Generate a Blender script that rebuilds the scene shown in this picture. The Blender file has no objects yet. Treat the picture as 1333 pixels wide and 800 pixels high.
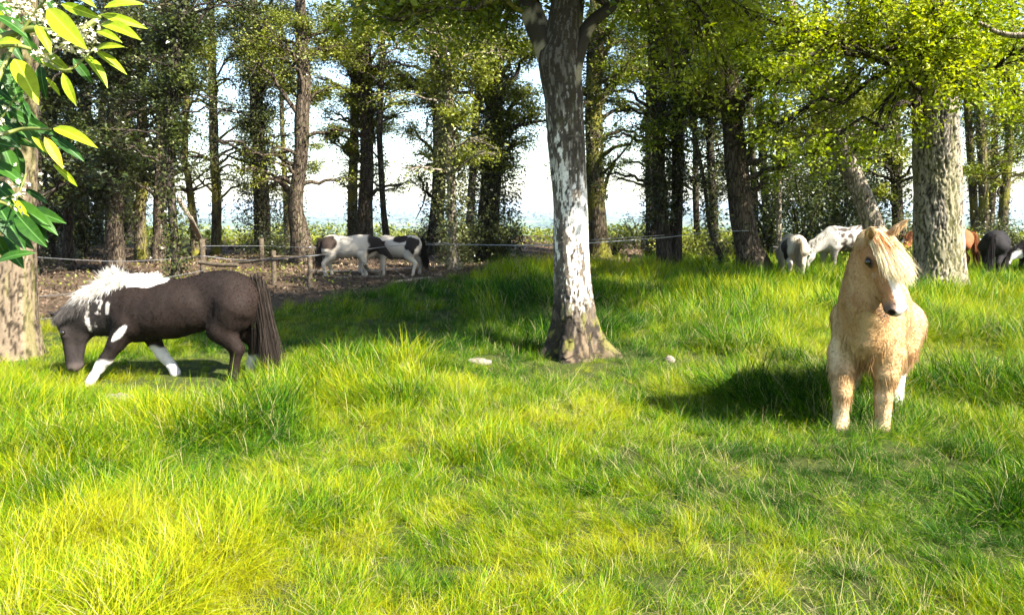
import bpy, math, random
import numpy as np
from mathutils import Vector, Euler, Matrix
import openvdb

rng = np.random.default_rng(7)
random.seed(7)
sc = bpy.context.scene
col = sc.collection

# ------------------------------------------------------------------ camera
F = 1046.0 / 1333.0
CAM = Vector((0, 0, 1.5))
PITCH = math.atan(135 / 1046)
cam_d = bpy.data.cameras.new('camera')
cam_d.sensor_width = 36
cam_d.lens = F * 36
cam_d.clip_start = 0.05
cam_d.clip_end = 20000
cam = bpy.data.objects.new('camera', cam_d)
cam.location = CAM
cam.rotation_euler = (math.pi / 2 - PITCH, 0, 0)
col.objects.link(cam)
sc.camera = cam

# ------------------------------------------------------------------ sky, sun, exposure
SUN = Vector((0.78, -0.58, 0.84)).normalized()      # towards the sun
w = bpy.data.worlds.new('World')
sc.world = w
w.use_nodes = True
nt = w.node_tree
bg = nt.nodes['Background']
sky = nt.nodes.new('ShaderNodeTexSky')
sky.sky_type = 'NISHITA'
sky.sun_disc = False
sky.sun_elevation = math.asin(SUN.z)
sky.sun_rotation = math.atan2(SUN.x, SUN.y)
sky.air_density = 1.0
sky.dust_density = 1.0
sky.altitude = 150
nt.links.new(sky.outputs[0], bg.inputs[0])
bg.inputs[1].default_value = 0.085
sun_d = bpy.data.lights.new('sun', 'SUN')
sun_d.energy = 5.0
sun_d.angle = math.radians(0.6)
sun_d.color = (1.0, 0.95, 0.86)
sun = bpy.data.objects.new('sun', sun_d)
sun.rotation_euler = SUN.to_track_quat('Z', 'Y').to_euler()
sun.location = (8, -5, 12)
col.objects.link(sun)
sc.view_settings.view_transform = 'Standard'
sc.view_settings.look = 'None'
sc.view_settings.gamma = 1
sc.view_settings.exposure = 2.2
sc.cycles.max_bounces = 6
sc.cycles.diffuse_bounces = 3
sc.cycles.glossy_bounces = 2
sc.cycles.transmission_bounces = 3
sc.cycles.volume_bounces = 0
sc.cycles.transparent_max_bounces = 4
sc.cycles.use_adaptive_sampling = True
sc.cycles.adaptive_threshold = 0.02

# ------------------------------------------------------------------ small maths
def ray(px, py):
    d = np.array([(px - 666.5) / 1046.0, -(py - 400.0) / 1046.0, -1.0])
    c, s = math.cos(math.pi / 2 - PITCH), math.sin(math.pi / 2 - PITCH)
    return np.array([d[0], c * d[1] - s * d[2], s * d[1] + c * d[2]])

def at(px, py, Y):                       # point at depth Y seen at that pixel of the photograph
    r = ray(px, py)
    t = Y / r[1]
    return np.array([r[0] * t, Y, 1.5 + r[2] * t])

def _h(i, j, k, seed):
    n = (i.astype(np.int64) * 73856093) ^ (j.astype(np.int64) * 19349663) ^ (k.astype(np.int64) * 83492791) ^ (seed * 2654435761 & 0x7fffffff)
    n = (n ^ (n >> 13)) * 1274126177 & 0x7fffffff
    n = (n ^ (n >> 16)) & 0xffff
    return n / 65535.0

def noise(p, s=1.0, seed=1):             # smooth value noise 0..1, p (n,3)
    q = np.asarray(p, float) * s + 1000.0
    i = np.floor(q).astype(np.int64)
    f = q - i
    f = f * f * (3 - 2 * f)
    r = 0
    for a in (0, 1):
        for b in (0, 1):
            for c in (0, 1):
                wgt = (f[:, 0] if a else 1 - f[:, 0]) * (f[:, 1] if b else 1 - f[:, 1]) * (f[:, 2] if c else 1 - f[:, 2])
                r = r + wgt * _h(i[:, 0] + a, i[:, 1] + b, i[:, 2] + c, seed)
    return r

def fbm(p, s=1.0, seed=1, o=3):
    r, a, t = 0, 1.0, 0
    for k in range(o):
        r = r + a * noise(p, s * 2 ** k, seed + k * 17)
        t += a
        a *= 0.5
    return r / t

def sstep(a, b, x):
    t = np.clip((x - a) / (b - a), 0, 1)
    return t * t * (3 - 2 * t)

def nrm(v):
    return v / np.maximum(np.linalg.norm(v, axis=-1, keepdims=True), 1e-9)

def p3(x, y, z=None):
    x = np.asarray(x, float)
    y = np.asarray(y, float)
    z = np.zeros_like(x) if z is None else np.broadcast_to(np.asarray(z, float), x.shape)
    return np.stack([x, np.broadcast_to(y, x.shape), z], -1)

# ------------------------------------------------------------------ mesh helpers
class MB:                                # collects vertices and polygons of one mesh object
    def __init__(s):
        s.v, s.f, s.a, s.m, s.n = [], [], [], [], 0
    def add(s, v, f, attr=None, mat=0):  # v (n,3), f (m,3|4), attr per face (m,) or (m,3)
        v = np.asarray(v, float)
        f = np.asarray(f, int)
        s.v.append(v)
        s.f.append(f + s.n)
        s.a.append(attr)
        s.m.append(np.full(len(f), mat, int))
        s.n += len(v)
    def mesh(s, name, mats, smooth=True, vcol=None):
        me = bpy.data.meshes.new(name)
        V = np.concatenate(s.v)
        tot = [f.shape[1] for f in s.f for _ in range(1)]
        sizes = np.concatenate([np.full(len(f), f.shape[1], int) for f in s.f])
        loops = np.concatenate([f.ravel() for f in s.f])
        starts = np.concatenate([[0], np.cumsum(sizes)[:-1]])
        me.vertices.add(len(V))
        me.vertices.foreach_set('co', V.astype(np.float32).ravel())
        me.loops.add(len(loops))
        me.loops.foreach_set('vertex_index', loops.astype(np.int32))
        me.polygons.add(len(sizes))
        me.polygons.foreach_set('loop_start', starts.astype(np.int32))
        me.polygons.foreach_set('material_index', np.concatenate(s.m).astype(np.int32))
        me.polygons.foreach_set('use_smooth', np.full(len(sizes), smooth))
        me.update(calc_edges=True)
        if any(a is not None for a in s.a):
            A = np.concatenate([np.zeros(len(f)) if a is None else np.broadcast_to(a, (len(f),)) for a, f in zip(s.a, s.f)])
            at_ = me.attributes.new('tint', 'FLOAT', 'FACE')
            at_.data.foreach_set('value', A.astype(np.float32))
        if vcol is not None:
            ca = me.attributes.new('col', 'FLOAT_COLOR', 'POINT')
            c4 = np.ones((len(V), 4), np.float32)
            c4[:, :3] = vcol
            ca.data.foreach_set('color', c4.ravel())
        for m in (mats if isinstance(mats, (list, tuple)) else [mats]):
            me.materials.append(m)
        return me
    def obj(s, name, mats, parent=None, smooth=True, vcol=None, **tags):
        return link(name, s.mesh(name, mats, smooth, vcol), parent, **tags)

def link(name, data, parent=None, loc=None, **tags):
    o = bpy.data.objects.new(name, data)
    col.objects.link(o)
    if parent is not None:
        o.parent = parent
    if loc is not None:
        o.location = loc
    for k, v in tags.items():
        if v:
            o[k] = v
    return o

def thing(name, loc, label, cat, group=None, rz=0):
    return_o = link(name, None, None, loc, label=label, category=cat, group=group)
    return_o.rotation_euler = (0, 0, rz)
    return_o.empty_display_size = 0.2
    return return_o

def frames(P):
    T = np.gradient(P, axis=0)
    T = nrm(T)
    ref = np.array([0.13, 0.99, 0.05]) if abs(T[0, 2]) > 0.5 or len(P) < 3 else np.array([0.1, 0.05, 0.99])
    A = nrm(np.cross(T, ref))
    B = np.cross(T, A)
    return T, A, B

def tube(mb, P, R, sides=6, attr=None, mat=0, cap=True, rad_fn=None):
    P = np.asarray(P, float)
    R = np.asarray(R, float)
    T, A, B = frames(P)
    th = np.arange(sides) * 2 * math.pi / sides
    n = len(P)
    rr = np.broadcast_to(R[:, None], (n, sides)).copy()
    if rad_fn is not None:
        rr = rad_fn(rr, th, P, A, B)
    V = P[:, None] + rr[..., None] * (np.cos(th)[None, :, None] * A[:, None] + np.sin(th)[None, :, None] * B[:, None])
    i = np.arange(n - 1)[:, None] * sides
    j = np.arange(sides)[None]
    k = (j + 1) % sides
    f = np.stack([i + j, i + k, i + sides + k, i + sides + j], -1).reshape(-1, 4)
    V = V.reshape(-1, 3)
    mb.add(V, f, attr, mat)
    if cap:
        for q, e in ((0, 0), (n - 1, 1)):
            ring = V[q * sides:(q + 1) * sides]
            c = np.concatenate([ring, ring.mean(0, keepdims=True)])
            tr = np.stack([np.arange(sides), (np.arange(sides) + 1) % sides, np.full(sides, sides)], -1)
            mb.add(c, tr if e else tr[:, ::-1], attr, mat)
    return V

def spline(pts, n):                      # Catmull-Rom through control points (columns may hold radius too)
    p = np.asarray(pts, float)
    p = np.concatenate([2 * p[:1] - p[1:2], p, 2 * p[-1:] - p[-2:-1]])
    m = len(p) - 3
    t = np.linspace(0, m - 1e-6, n)
    i = t.astype(int)
    u = (t - i)[:, None]
    a, b, c, d = p[i], p[i + 1], p[i + 2], p[i + 3]
    return 0.5 * (2 * b + (c - a) * u + (2 * a - 5 * b + 4 * c - d) * u ** 2 + (3 * b - a - 3 * c + d) * u ** 3)

# ------------------------------------------------------------------ materials
def mat_new(name):
    m = bpy.data.materials.new(name)
    m.use_nodes = True
    t = m.node_tree
    for n in list(t.nodes):
        t.nodes.remove(n)
    out = t.nodes.new('ShaderNodeOutputMaterial')
    return m, t, out

def N(t, typ, **kw):
    n = t.nodes.new(typ)
    for k, v in kw.items():
        if k.startswith('i_'):
            key = k[2:]
            n.inputs[int(key) if key.isdigit() else key.replace('_', ' ')].default_value = v
        else:
            setattr(n, k, v)
    return n

def ramp(t, fac, stops, interp='LINEAR'):
    r = t.nodes.new('ShaderNodeValToRGB')
    r.color_ramp.interpolation = interp
    el = r.color_ramp.elements
    while len(el) < len(stops):
        el.new(0.5)
    for e, (p, c) in zip(el, stops):
        e.position = p
        e.color = (*c, 1)
    t.links.new(fac, r.inputs[0])
    return r.outputs[0]

def coords(t, scale=(1, 1, 1)):
    tc = t.nodes.new('ShaderNodeTexCoord')
    mp = t.nodes.new('ShaderNodeMapping')
    mp.inputs['Scale'].default_value = scale
    t.links.new(tc.outputs['Object'], mp.inputs[0])
    return mp.outputs[0]

def noise_n(t, vec, scale, detail=4, rough=0.6, dist=0.0):
    n = N(t, 'ShaderNodeTexNoise')
    n.inputs['Scale'].default_value = scale
    n.inputs['Detail'].default_value = detail
    n.inputs['Roughness'].default_value = rough
    n.inputs['Distortion'].default_value = dist
    t.links.new(vec, n.inputs['Vector'])
    return n.outputs['Fac']

def mixc(t, fac, a, b, mode='MIX'):
    m = N(t, 'ShaderNodeMix', data_type='RGBA', blend_type=mode)
    for s, v in ((0, fac), (6, a), (7, b)):
        if hasattr(v, 'is_output') or isinstance(v, bpy.types.NodeSocket):
            t.links.new(v, m.inputs[s])
        else:
            m.inputs[s].default_value = v if s == 0 else (*v, 1)
    return m.outputs[2]

def principled(t, out, color, rough=0.8, bump=None, bstr=0.4, bdist=0.02, spec=0.3):
    b = N(t, 'ShaderNodeBsdfPrincipled')
    if isinstance(color, bpy.types.NodeSocket):
        t.links.new(color, b.inputs['Base Color'])
    else:
        b.inputs['Base Color'].default_value = (*color, 1)
    b.inputs['Roughness'].default_value = rough
    b.inputs['Specular IOR Level'].default_value = spec
    if bump is not None:
        bn = N(t, 'ShaderNodeBump')
        bn.inputs['Strength'].default_value = bstr
        bn.inputs['Distance'].default_value = bdist
        t.links.new(bump, bn.inputs['Height'])
        t.links.new(bn.outputs[0], b.inputs['Normal'])
    t.links.new(b.outputs[0], out.inputs[0])
    return b

def leaf_mat(name, stops, trans=0.4, rough=0.45, attr='tint', tcol=1.3, spec=0.35):
    m, t, out = mat_new(name)
    a = N(t, 'ShaderNodeAttribute', attribute_name=attr)
    c = ramp(t, a.outputs['Fac'], stops)
    b = N(t, 'ShaderNodeBsdfPrincipled')
    t.links.new(c, b.inputs['Base Color'])
    b.inputs['Roughness'].default_value = rough
    b.inputs['Specular IOR Level'].default_value = spec
    tr = N(t, 'ShaderNodeBsdfTranslucent')
    hs = N(t, 'ShaderNodeHueSaturation')
    hs.inputs['Value'].default_value = tcol
    hs.inputs['Saturation'].default_value = 1.1
    t.links.new(c, hs.inputs['Color'])
    t.links.new(hs.outputs[0], tr.inputs[0])
    mx = N(t, 'ShaderNodeMixShader')
    mx.inputs[0].default_value = trans
    t.links.new(b.outputs[0], mx.inputs[1])
    t.links.new(tr.outputs[0], mx.inputs[2])
    t.links.new(mx.outputs[0], out.inputs[0])
    return m

LEAF_BRIGHT = leaf_mat('spring_leaves', [(0, (0.05, 0.095, 0.004)), (0.5, (0.19, 0.255, 0.008)), (1, (0.37, 0.40, 0.025))], 0.45)
LEAF_MID = leaf_mat('green_leaves', [(0, (0.03, 0.055, 0.005)), (0.55, (0.12, 0.155, 0.008)), (1, (0.30, 0.33, 0.02))], 0.35)
LEAF_OLIVE = leaf_mat('olive_leaves', [(0, (0.05, 0.06, 0.010)), (0.55, (0.145, 0.17, 0.018)), (1, (0.32, 0.33, 0.045))], 0.35)
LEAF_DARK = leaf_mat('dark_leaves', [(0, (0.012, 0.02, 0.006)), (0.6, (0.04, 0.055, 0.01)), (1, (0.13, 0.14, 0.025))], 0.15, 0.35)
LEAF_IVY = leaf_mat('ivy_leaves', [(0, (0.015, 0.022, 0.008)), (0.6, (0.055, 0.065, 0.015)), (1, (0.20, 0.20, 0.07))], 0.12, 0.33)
LEAF_BRAMBLE = leaf_mat('bramble_leaves', [(0, (0.07, 0.10, 0.012)), (0.5, (0.19, 0.22, 0.02)), (1, (0.30, 0.31, 0.04))], 0.4)

def bark_mat(name, dark, mid, light, scale=1.0, moss=None, vert=0.25, bstr=0.8, moss_lo=0.5):
    m, t, out = mat_new(name)
    v = coords(t, (1, 1, vert))
    n1 = noise_n(t, v, 14 * scale, 5, 0.7, 0.6)
    vo = N(t, 'ShaderNodeTexVoronoi', feature='DISTANCE_TO_EDGE')
    vo.inputs['Scale'].default_value = 16 * scale
    nd = N(t, 'ShaderNodeTexNoise')
    nd.inputs['Scale'].default_value = 9 * scale
    t.links.new(v, nd.inputs['Vector'])
    vm = N(t, 'ShaderNodeVectorMath', operation='MULTIPLY_ADD')
    t.links.new(nd.outputs['Color'], vm.inputs[0])
    vm.inputs[1].default_value = (0.12, 0.12, 0.12)
    t.links.new(v, vm.inputs[2])
    t.links.new(vm.outputs[0], vo.inputs['Vector'])
    c = ramp(t, n1, [(0.3, dark), (0.5, mid), (0.7, light)])
    crack = ramp(t, vo.outputs['Distance'], [(0.0, (0, 0, 0)), (0.12, (1, 1, 1))])
    c2 = mixc(t, crack, dark, c)
    if moss:
        n2 = noise_n(t, coords(t, (1, 1, 0.6)), 2.2, 4, 0.65)
        f = ramp(t, n2, [(moss_lo, (0, 0, 0)), (moss_lo + 0.12, (1, 1, 1))])
        c2 = mixc(t, f, c2, moss)
    add = N(t, 'ShaderNodeMath', operation='ADD')
    t.links.new(crack, add.inputs[0])
    t.links.new(n1, add.inputs[1])
    principled(t, out, c2, 0.95, add.outputs[0], bstr, 0.02, 0.1)
    return m

BARK_BROWN = bark_mat('brown_bark', (0.022, 0.016, 0.011), (0.085, 0.065, 0.045), (0.17, 0.135, 0.095), 1.0)
BARK_DARK = bark_mat('dark_bark', (0.015, 0.012, 0.009), (0.05, 0.04, 0.03), (0.10, 0.085, 0.065), 1.0, (0.07, 0.075, 0.02), moss_lo=0.56)
BARK_MOSS = bark_mat('mossy_bark', (0.03, 0.024, 0.014), (0.09, 0.07, 0.045), (0.18, 0.15, 0.10), 1.0, (0.16, 0.15, 0.025), moss_lo=0.47)
BARK_PALE = bark_mat('pale_bark', (0.08, 0.065, 0.045), (0.24, 0.20, 0.15), (0.42, 0.37, 0.29), 1.0)

def attr_mat(name, rough=0.7, spec=0.25, bump=None, var=0.06, trans=0.0):
    m, t, out = mat_new(name)
    a = N(t, 'ShaderNodeAttribute', attribute_name='col')
    b = N(t, 'ShaderNodeBsdfPrincipled')
    n1 = noise_n(t, coords(t), 70, 3, 0.7)
    v = ramp(t, n1, [(0.25, (1 - var,) * 3), (0.75, (1 + var,) * 3)])
    c = mixc(t, 1.0, a.outputs['Color'], v, 'MULTIPLY')
    t.links.new(c, b.inputs['Base Color'])
    b.inputs['Roughness'].default_value = rough
    b.inputs['Specular IOR Level'].default_value = spec
    if bump:
        n2 = noise_n(t, coords(t, (1, 1, 0.35)), bump, 3, 0.7)
        bn = N(t, 'ShaderNodeBump')
        bn.inputs['Strength'].default_value = 0.5
        bn.inputs['Distance'].default_value = 0.01
        t.links.new(n2, bn.inputs['Height'])
        t.links.new(bn.outputs[0], b.inputs['Normal'])
    if trans:
        tr = N(t, 'ShaderNodeBsdfTranslucent')
        t.links.new(c, tr.inputs[0])
        mx = N(t, 'ShaderNodeMixShader')
        mx.inputs[0].default_value = trans
        t.links.new(b.outputs[0], mx.inputs[1])
        t.links.new(tr.outputs[0], mx.inputs[2])
        t.links.new(mx.outputs[0], out.inputs[0])
    else:
        t.links.new(b.outputs[0], out.inputs[0])
    return m

COAT = attr_mat('horse_coat', 0.75, 0.12)
HAIR = attr_mat('horse_hair', 0.6, 0.12, trans=0.42)
BARK_ATTR = attr_mat('birch_bark', 0.9, 0.15, 90, 0.3)
m, t, out = mat_new('wet_eye')
principled(t, out, (0.008, 0.005, 0.004), 0.08, spec=0.8)
EYE = m
m, t, out = mat_new('weathered_wood')
v = coords(t, (1, 1, 1))
n1 = noise_n(t, v, 22, 5, 0.7, 1.0)
principled(t, out, ramp(t, n1, [(0.3, (0.03, 0.023, 0.015)), (0.5, (0.08, 0.06, 0.04)), (0.75, (0.18, 0.15, 0.10))]), 0.9, n1, 0.6, 0.01, 0.15)
WOOD = m
m, t, out = mat_new('fence_tape')
principled(t, out, (0.34, 0.34, 0.33), 0.6)
TAPE = m
m, t, out = mat_new('dull_wire')
principled(t, out, (0.20, 0.20, 0.20), 0.5)
WIRE = m
m, t, out = mat_new('pale_stone')
n1 = noise_n(t, coords(t), 18, 5, 0.7)
principled(t, out, ramp(t, n1, [(0.3, (0.10, 0.08, 0.06)), (0.7, (0.27, 0.23, 0.18))]), 0.9, n1, 0.6, 0.02)
STONE = m

# ------------------------------------------------------------------ terrain
def H(x, y):
    x = np.asarray(x, float)
    y = np.asarray(y, float)
    p = p3(x, y)
    near = np.exp(-(np.maximum(np.hypot(x, y) - 30, 0) / 20) ** 2)
    h = (fbm(p, 0.55, 3, 2) - 0.5) * 0.16 * near + (fbm(p, 0.12, 9, 2) - 0.5) * 0.22 * near * sstep(8, 18, np.hypot(x, y))
    crest = 37 + 5 * (noise(p, 0.05, 31) - 0.5)
    d = np.maximum(y - crest, 0)
    h = h - 85 * (1 - np.exp(-(d / 160) ** 1.15)) 
    far = sstep(500, 2500, y)
    h = h + far * (fbm(p, 0.0012, 41, 3) - 0.5) * 30
    return h

def meadow_edge(x):                      # depth at which the mown-free grass ends and the bare woodland floor begins
    xs = np.array([-30, -9, -6.5, -5.0, -3.6, -2.4, -1.5, -0.6, 0.6, 3, 6, 9, 14, 30])
    ys = np.array([8.6, 8.8, 9.0, 9.7, 11.2, 12.9, 15.0, 17.2, 19.5, 20.5, 21.5, 23.5, 25, 26])
    return np.interp(x, xs, ys)

def axis_pts(lo, hi, fine_lo, fine_hi, step, g=1.09):
    a = list(np.arange(fine_lo, fine_hi + 1e-6, step))
    s = step
    while a[-1] < hi:
        s *= g
        a.append(a[-1] + s)
    s = step
    while a[0] > lo:
        s *= g
        a.insert(0, a[0] - s)
    return np.array(a)

gx = axis_pts(-12000, 12000, -14, 14, 0.28)
gy = axis_pts(-300, 16000, 0, 34, 0.28)
GX, GY = np.meshgrid(gx, gy)
GZ = H(GX.ravel(), GY.ravel()).reshape(GX.shape)
GV = np.stack([GX, GY, GZ], -1).reshape(-1, 3)
ny, nx = GX.shape
ii = (np.arange(ny - 1)[:, None] * nx + np.arange(nx - 1)[None]).ravel()
GF = np.stack([ii, ii + 1, ii + nx + 1, ii + nx], -1)
cx = GV[GF].mean(1)
edge = meadow_edge(cx[:, 0])
is_meadow = (cx[:, 1] < edge) & (np.abs(cx[:, 0]) < 60)
is_floor = (~is_meadow) & (cx[:, 1] < 40) & (np.abs(cx[:, 0]) < 60) & (cx[:, 1] > -60)
is_meadow |= (cx[:, 1] < 9)
is_floor &= ~is_meadow

def sub_mesh(mask, name, mat, **tags):
    f = GF[mask]
    u, inv = np.unique(f, return_inverse=True)
    mb = MB()
    mb.add(GV[u], inv.reshape(-1, 4))
    return mb.obj(name, mat, **tags)

m, t, out = mat_new('grass_soil')
v = coords(t)
n1 = noise_n(t, v, 1.3, 5)
n2 = noise_n(t, v, 25, 4)
c = mixc(t, n2, (0.035, 0.05, 0.01), (0.10, 0.12, 0.02))
c = mixc(t, n1, c, (0.09, 0.085, 0.03))
c = mixc(t, 0.6, c, (0.018, 0.030, 0.005))
principled(t, out, c, 0.95, n2, 0.6, 0.03, 0.1)
MEADOW = m
m, t, out = mat_new('leaf_litter_soil')
n1 = noise_n(t, v2 := coords(t), 2.0, 6, 0.7)
n2 = noise_n(t, v2, 35, 5, 0.7)
c = ramp(t, n2, [(0.3, (0.03, 0.02, 0.013)), (0.5, (0.09, 0.06, 0.036)), (0.7, (0.20, 0.14, 0.085))])
c = mixc(t, ramp(t, n1, [(0.45, (0, 0, 0)), (0.7, (1, 1, 1))]), c, (0.06, 0.042, 0.026))
principled(t, out, c, 0.95, n2, 0.9, 0.04, 0.1)
FLOORM = m
m, t, out = mat_new('valley_fields')
tc = N(t, 'ShaderNodeTexCoord')
vo = N(t, 'ShaderNodeTexVoronoi')
vo.inputs['Scale'].default_value = 0.005
t.links.new(tc.outputs['Object'], vo.inputs['Vector'])
voe = N(t, 'ShaderNodeTexVoronoi', feature='DISTANCE_TO_EDGE')
voe.inputs['Scale'].default_value = 0.005
t.links.new(tc.outputs['Object'], voe.inputs['Vector'])
n1 = noise_n(t, tc.outputs['Object'], 0.004, 6, 0.7)
bw = N(t, 'ShaderNodeSeparateColor')
t.links.new(vo.outputs['Color'], bw.inputs[0])
c = ramp(t, bw.outputs[0], [(0.0, (0.07, 0.12, 0.03)), (0.4, (0.12, 0.17, 0.04)), (0.7, (0.2, 0.2, 0.08)), (1, (0.05, 0.09, 0.03))])
hedge = ramp(t, voe.outputs['Distance'], [(0.03, (1, 1, 1)), (0.06, (0, 0, 0))])
c = mixc(t, hedge, c, (0.02, 0.035, 0.015))
c = mixc(t, ramp(t, n1, [(0.55, (0, 0, 0)), (0.6, (1, 1, 1))]), c, (0.02, 0.035, 0.015))
principled(t, out, c, 0.95, spec=0.1)
VALLEY = m
sub_mesh(is_meadow, 'meadow_ground', MEADOW, kind='structure')
sub_mesh(is_floor, 'woodland_floor', FLOORM, kind='structure')
sub_mesh(~(is_meadow | is_floor), 'valley', VALLEY, kind='structure')

# ------------------------------------------------------------------ grass
m, t, out = mat_new('grass_blades')
a1 = N(t, 'ShaderNodeAttribute', attribute_name='tint')
a2 = N(t, 'ShaderNodeAttribute', attribute_name='hue', attribute_type='INSTANCER')
sm = N(t, 'ShaderNodeMath', operation='ADD')
t.links.new(a1.outputs['Fac'], sm.inputs[0])
t.links.new(a2.outputs['Fac'], sm.inputs[1])
mn = N(t, 'ShaderNodeMath', operation='MINIMUM')
t.links.new(sm.outputs[0], mn.inputs[0])
mn.inputs[1].default_value = 0.93
c = ramp(t, mn.outputs[0], [(0.0, (0.008, 0.040, 0.001)), (0.28, (0.035, 0.120, 0.001)), (0.52, (0.125, 0.225, 0.002)), (0.78, (0.215, 0.255, 0.003)), (0.95, (0.29, 0.29, 0.005)), (1.0, (0.38, 0.34, 0.15))])
gt = N(t, 'ShaderNodeMath', operation='GREATER_THAN')
t.links.new(a1.outputs['Fac'], gt.inputs[0])
gt.inputs[1].default_value = 0.955
c = mixc(t, gt.outputs[0], c, (0.36, 0.32, 0.15))
b = N(t, 'ShaderNodeBsdfPrincipled')
t.links.new(c, b.inputs['Base Color'])
b.inputs['Roughness'].default_value = 0.55
b.inputs['Specular IOR Level'].default_value = 0.12
tr = N(t, 'ShaderNodeBsdfTranslucent')
hs = N(t, 'ShaderNodeHueSaturation')
hs.inputs['Value'].default_value = 1.5
t.links.new(c, hs.inputs['Color'])
t.links.new(hs.outputs[0], tr.inputs[0])
mx = N(t, 'ShaderNodeMixShader')
mx.inputs[0].default_value = 0.30
t.links.new(b.outputs[0], mx.inputs[1])
t.links.new(tr.outputs[0], mx.inputs[2])
t.links.new(mx.outputs[0], out.inputs[0])
GRASS = m

def blades(n, rad, h0, h1, width, lean, curl, seg, seed, tint=(0.0, 0.88), straw=0.06, bias=0.5):
    r = np.random.default_rng(seed)
    bx = r.normal(0, rad * 0.6, n)
    by = r.normal(0, rad * 0.6, n)
    az = r.normal(0, 1.1, n) * (1 - bias * 0.5) + r.choice([0, 0, 0, 2.5], n)
    L = r.uniform(h0, h1, n)
    lean_a = np.clip(r.normal(lean, 0.28, n), 0.0, 1.4)       # angle from vertical at the base
    cur = r.uniform(0.3, 1.0, n) * curl
    wd = width * r.uniform(0.6, 1.3, n)
    d = np.stack([np.cos(az), np.sin(az)], -1)
    side = np.stack([-np.sin(az), np.cos(az), np.zeros(n)], -1)
    tw = r.uniform(-0.9, 0.9, n)
    side = nrm(side + np.stack([np.cos(az) * tw, np.sin(az) * tw, np.zeros(n)], -1))
    P = [np.stack([bx, by, np.full(n, -0.02)], -1)]
    for k in range(seg):
        ang = np.minimum(lean_a + cur * (k + 0.5) / seg * 1.2, 2.0)
        st = (L / seg)[:, None] * np.stack([np.sin(ang) * d[:, 0], np.sin(ang) * d[:, 1], np.cos(ang)], -1)
        P.append(P[-1] + st)
    vs, fs = [], []
    prof = [0.75, 1.0, 0.85, 0.55, 0.3][:seg]
    for k in range(seg):
        wk = (wd * (prof[k] if seg > 2 else [0.9, 0.75][k]) * 0.5)[:, None] * side
        vs += [P[k] - wk, P[k] + wk]
    vs.append(P[-1])
    V = np.stack(vs, 1)                                        # n, 2seg+1, 3
    m_ = 2 * seg + 1
    base = np.arange(n)[:, None] * m_
    tints = r.uniform(tint[0], min(tint[1], 0.89), n)
    tints[r.random(n) < straw] = 1.1
    mb = MB()
    Q = []
    T = []
    for k in range(seg - 1):
        Q.append(base + np.array([[2 * k, 2 * k + 1, 2 * k + 3, 2 * k + 2]]))
        T.append(tints + (k / seg - 0.5) * 0.10)
    mb.v.append(V.reshape(-1, 3)); mb.f.append(np.concatenate(Q)); mb.a.append(np.clip(np.concatenate(T), 0, 1.1)); mb.m.append(np.zeros(len(Q) * n, int)); mb.n = 0
    mb.v.append(np.zeros((0, 3))); mb.f.append(base + np.array([[2 * seg - 2, 2 * seg - 1, 2 * seg]])); mb.a.append(np.clip(tints + 0.05, 0, 1.1)); mb.m.append(np.zeros(n, int))
    return mb

def scatter(name, P, rot, scale, idx, hue, variants, **tags):
    """one object: a point cloud whose points carry instances of the given unlinked variant objects"""
    me = bpy.data.meshes.new(name)
    me.vertices.add(len(P))
    me.vertices.foreach_set('co', P.astype(np.float32).ravel())
    for nm, ty, dat in (('rot', 'FLOAT_VECTOR', rot), ('scl', 'FLOAT_VECTOR', scale), ('idx', 'INT', idx), ('hue', 'FLOAT', hue)):
        a = me.attributes.new(nm, ty, 'POINT')
        a.data.foreach_set('vector' if ty == 'FLOAT_VECTOR' else 'value', np.asarray(dat).astype(np.int32 if ty == 'INT' else np.float32).ravel())
    o = link(name, me, **tags)
    g = bpy.data.node_groups.new(name, 'GeometryNodeTree')
    g.interface.new_socket('Geometry', in_out='INPUT', socket_type='NodeSocketGeometry')
    g.interface.new_socket('Geometry', in_out='OUTPUT', socket_type='NodeSocketGeometry')
    gi = g.nodes.new('NodeGroupInput')
    go = g.nodes.new('NodeGroupOutput')
    jn = g.nodes.new('GeometryNodeJoinGeometry')
    def named(nm, ty):
        n = g.nodes.new('GeometryNodeInputNamedAttribute')
        n.data_type = ty
        n.inputs['Name'].default_value = nm
        return n.outputs['Attribute']
    rt = g.nodes.new('FunctionNodeEulerToRotation')
    g.links.new(named('rot', 'FLOAT_VECTOR'), rt.inputs[0])
    sc_ = named('scl', 'FLOAT_VECTOR')
    ix = named('idx', 'INT')
    for k, vo_ in enumerate(variants):
        ip = g.nodes.new('GeometryNodeInstanceOnPoints')
        cmpn = g.nodes.new('FunctionNodeCompare')
        cmpn.data_type = 'INT'
        cmpn.operation = 'EQUAL'
        g.links.new(ix, cmpn.inputs[2])
        cmpn.inputs[3].default_value = k
        oi = g.nodes.new('GeometryNodeObjectInfo')
        oi.inputs['Object'].default_value = vo_
        oi.inputs['As Instance'].default_value = True
        g.links.new(gi.outputs[0], ip.inputs['Points'])
        g.links.new(cmpn.outputs[0], ip.inputs['Selection'])
        g.links.new(oi.outputs['Geometry'], ip.inputs['Instance'])
        g.links.new(rt.outputs[0], ip.inputs['Rotation'])
        g.links.new(sc_, ip.inputs['Scale'])
        g.links.new(ip.outputs[0], jn.inputs[0])
    g.links.new(jn.outputs[0], go.inputs[0])
    md = o.modifiers.new('scatter', 'NODES')
    md.node_group = g
    return o

def variant(name, mb, mat):
    return bpy.data.objects.new(name, mb.mesh(name, mat, smooth=False))

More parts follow.
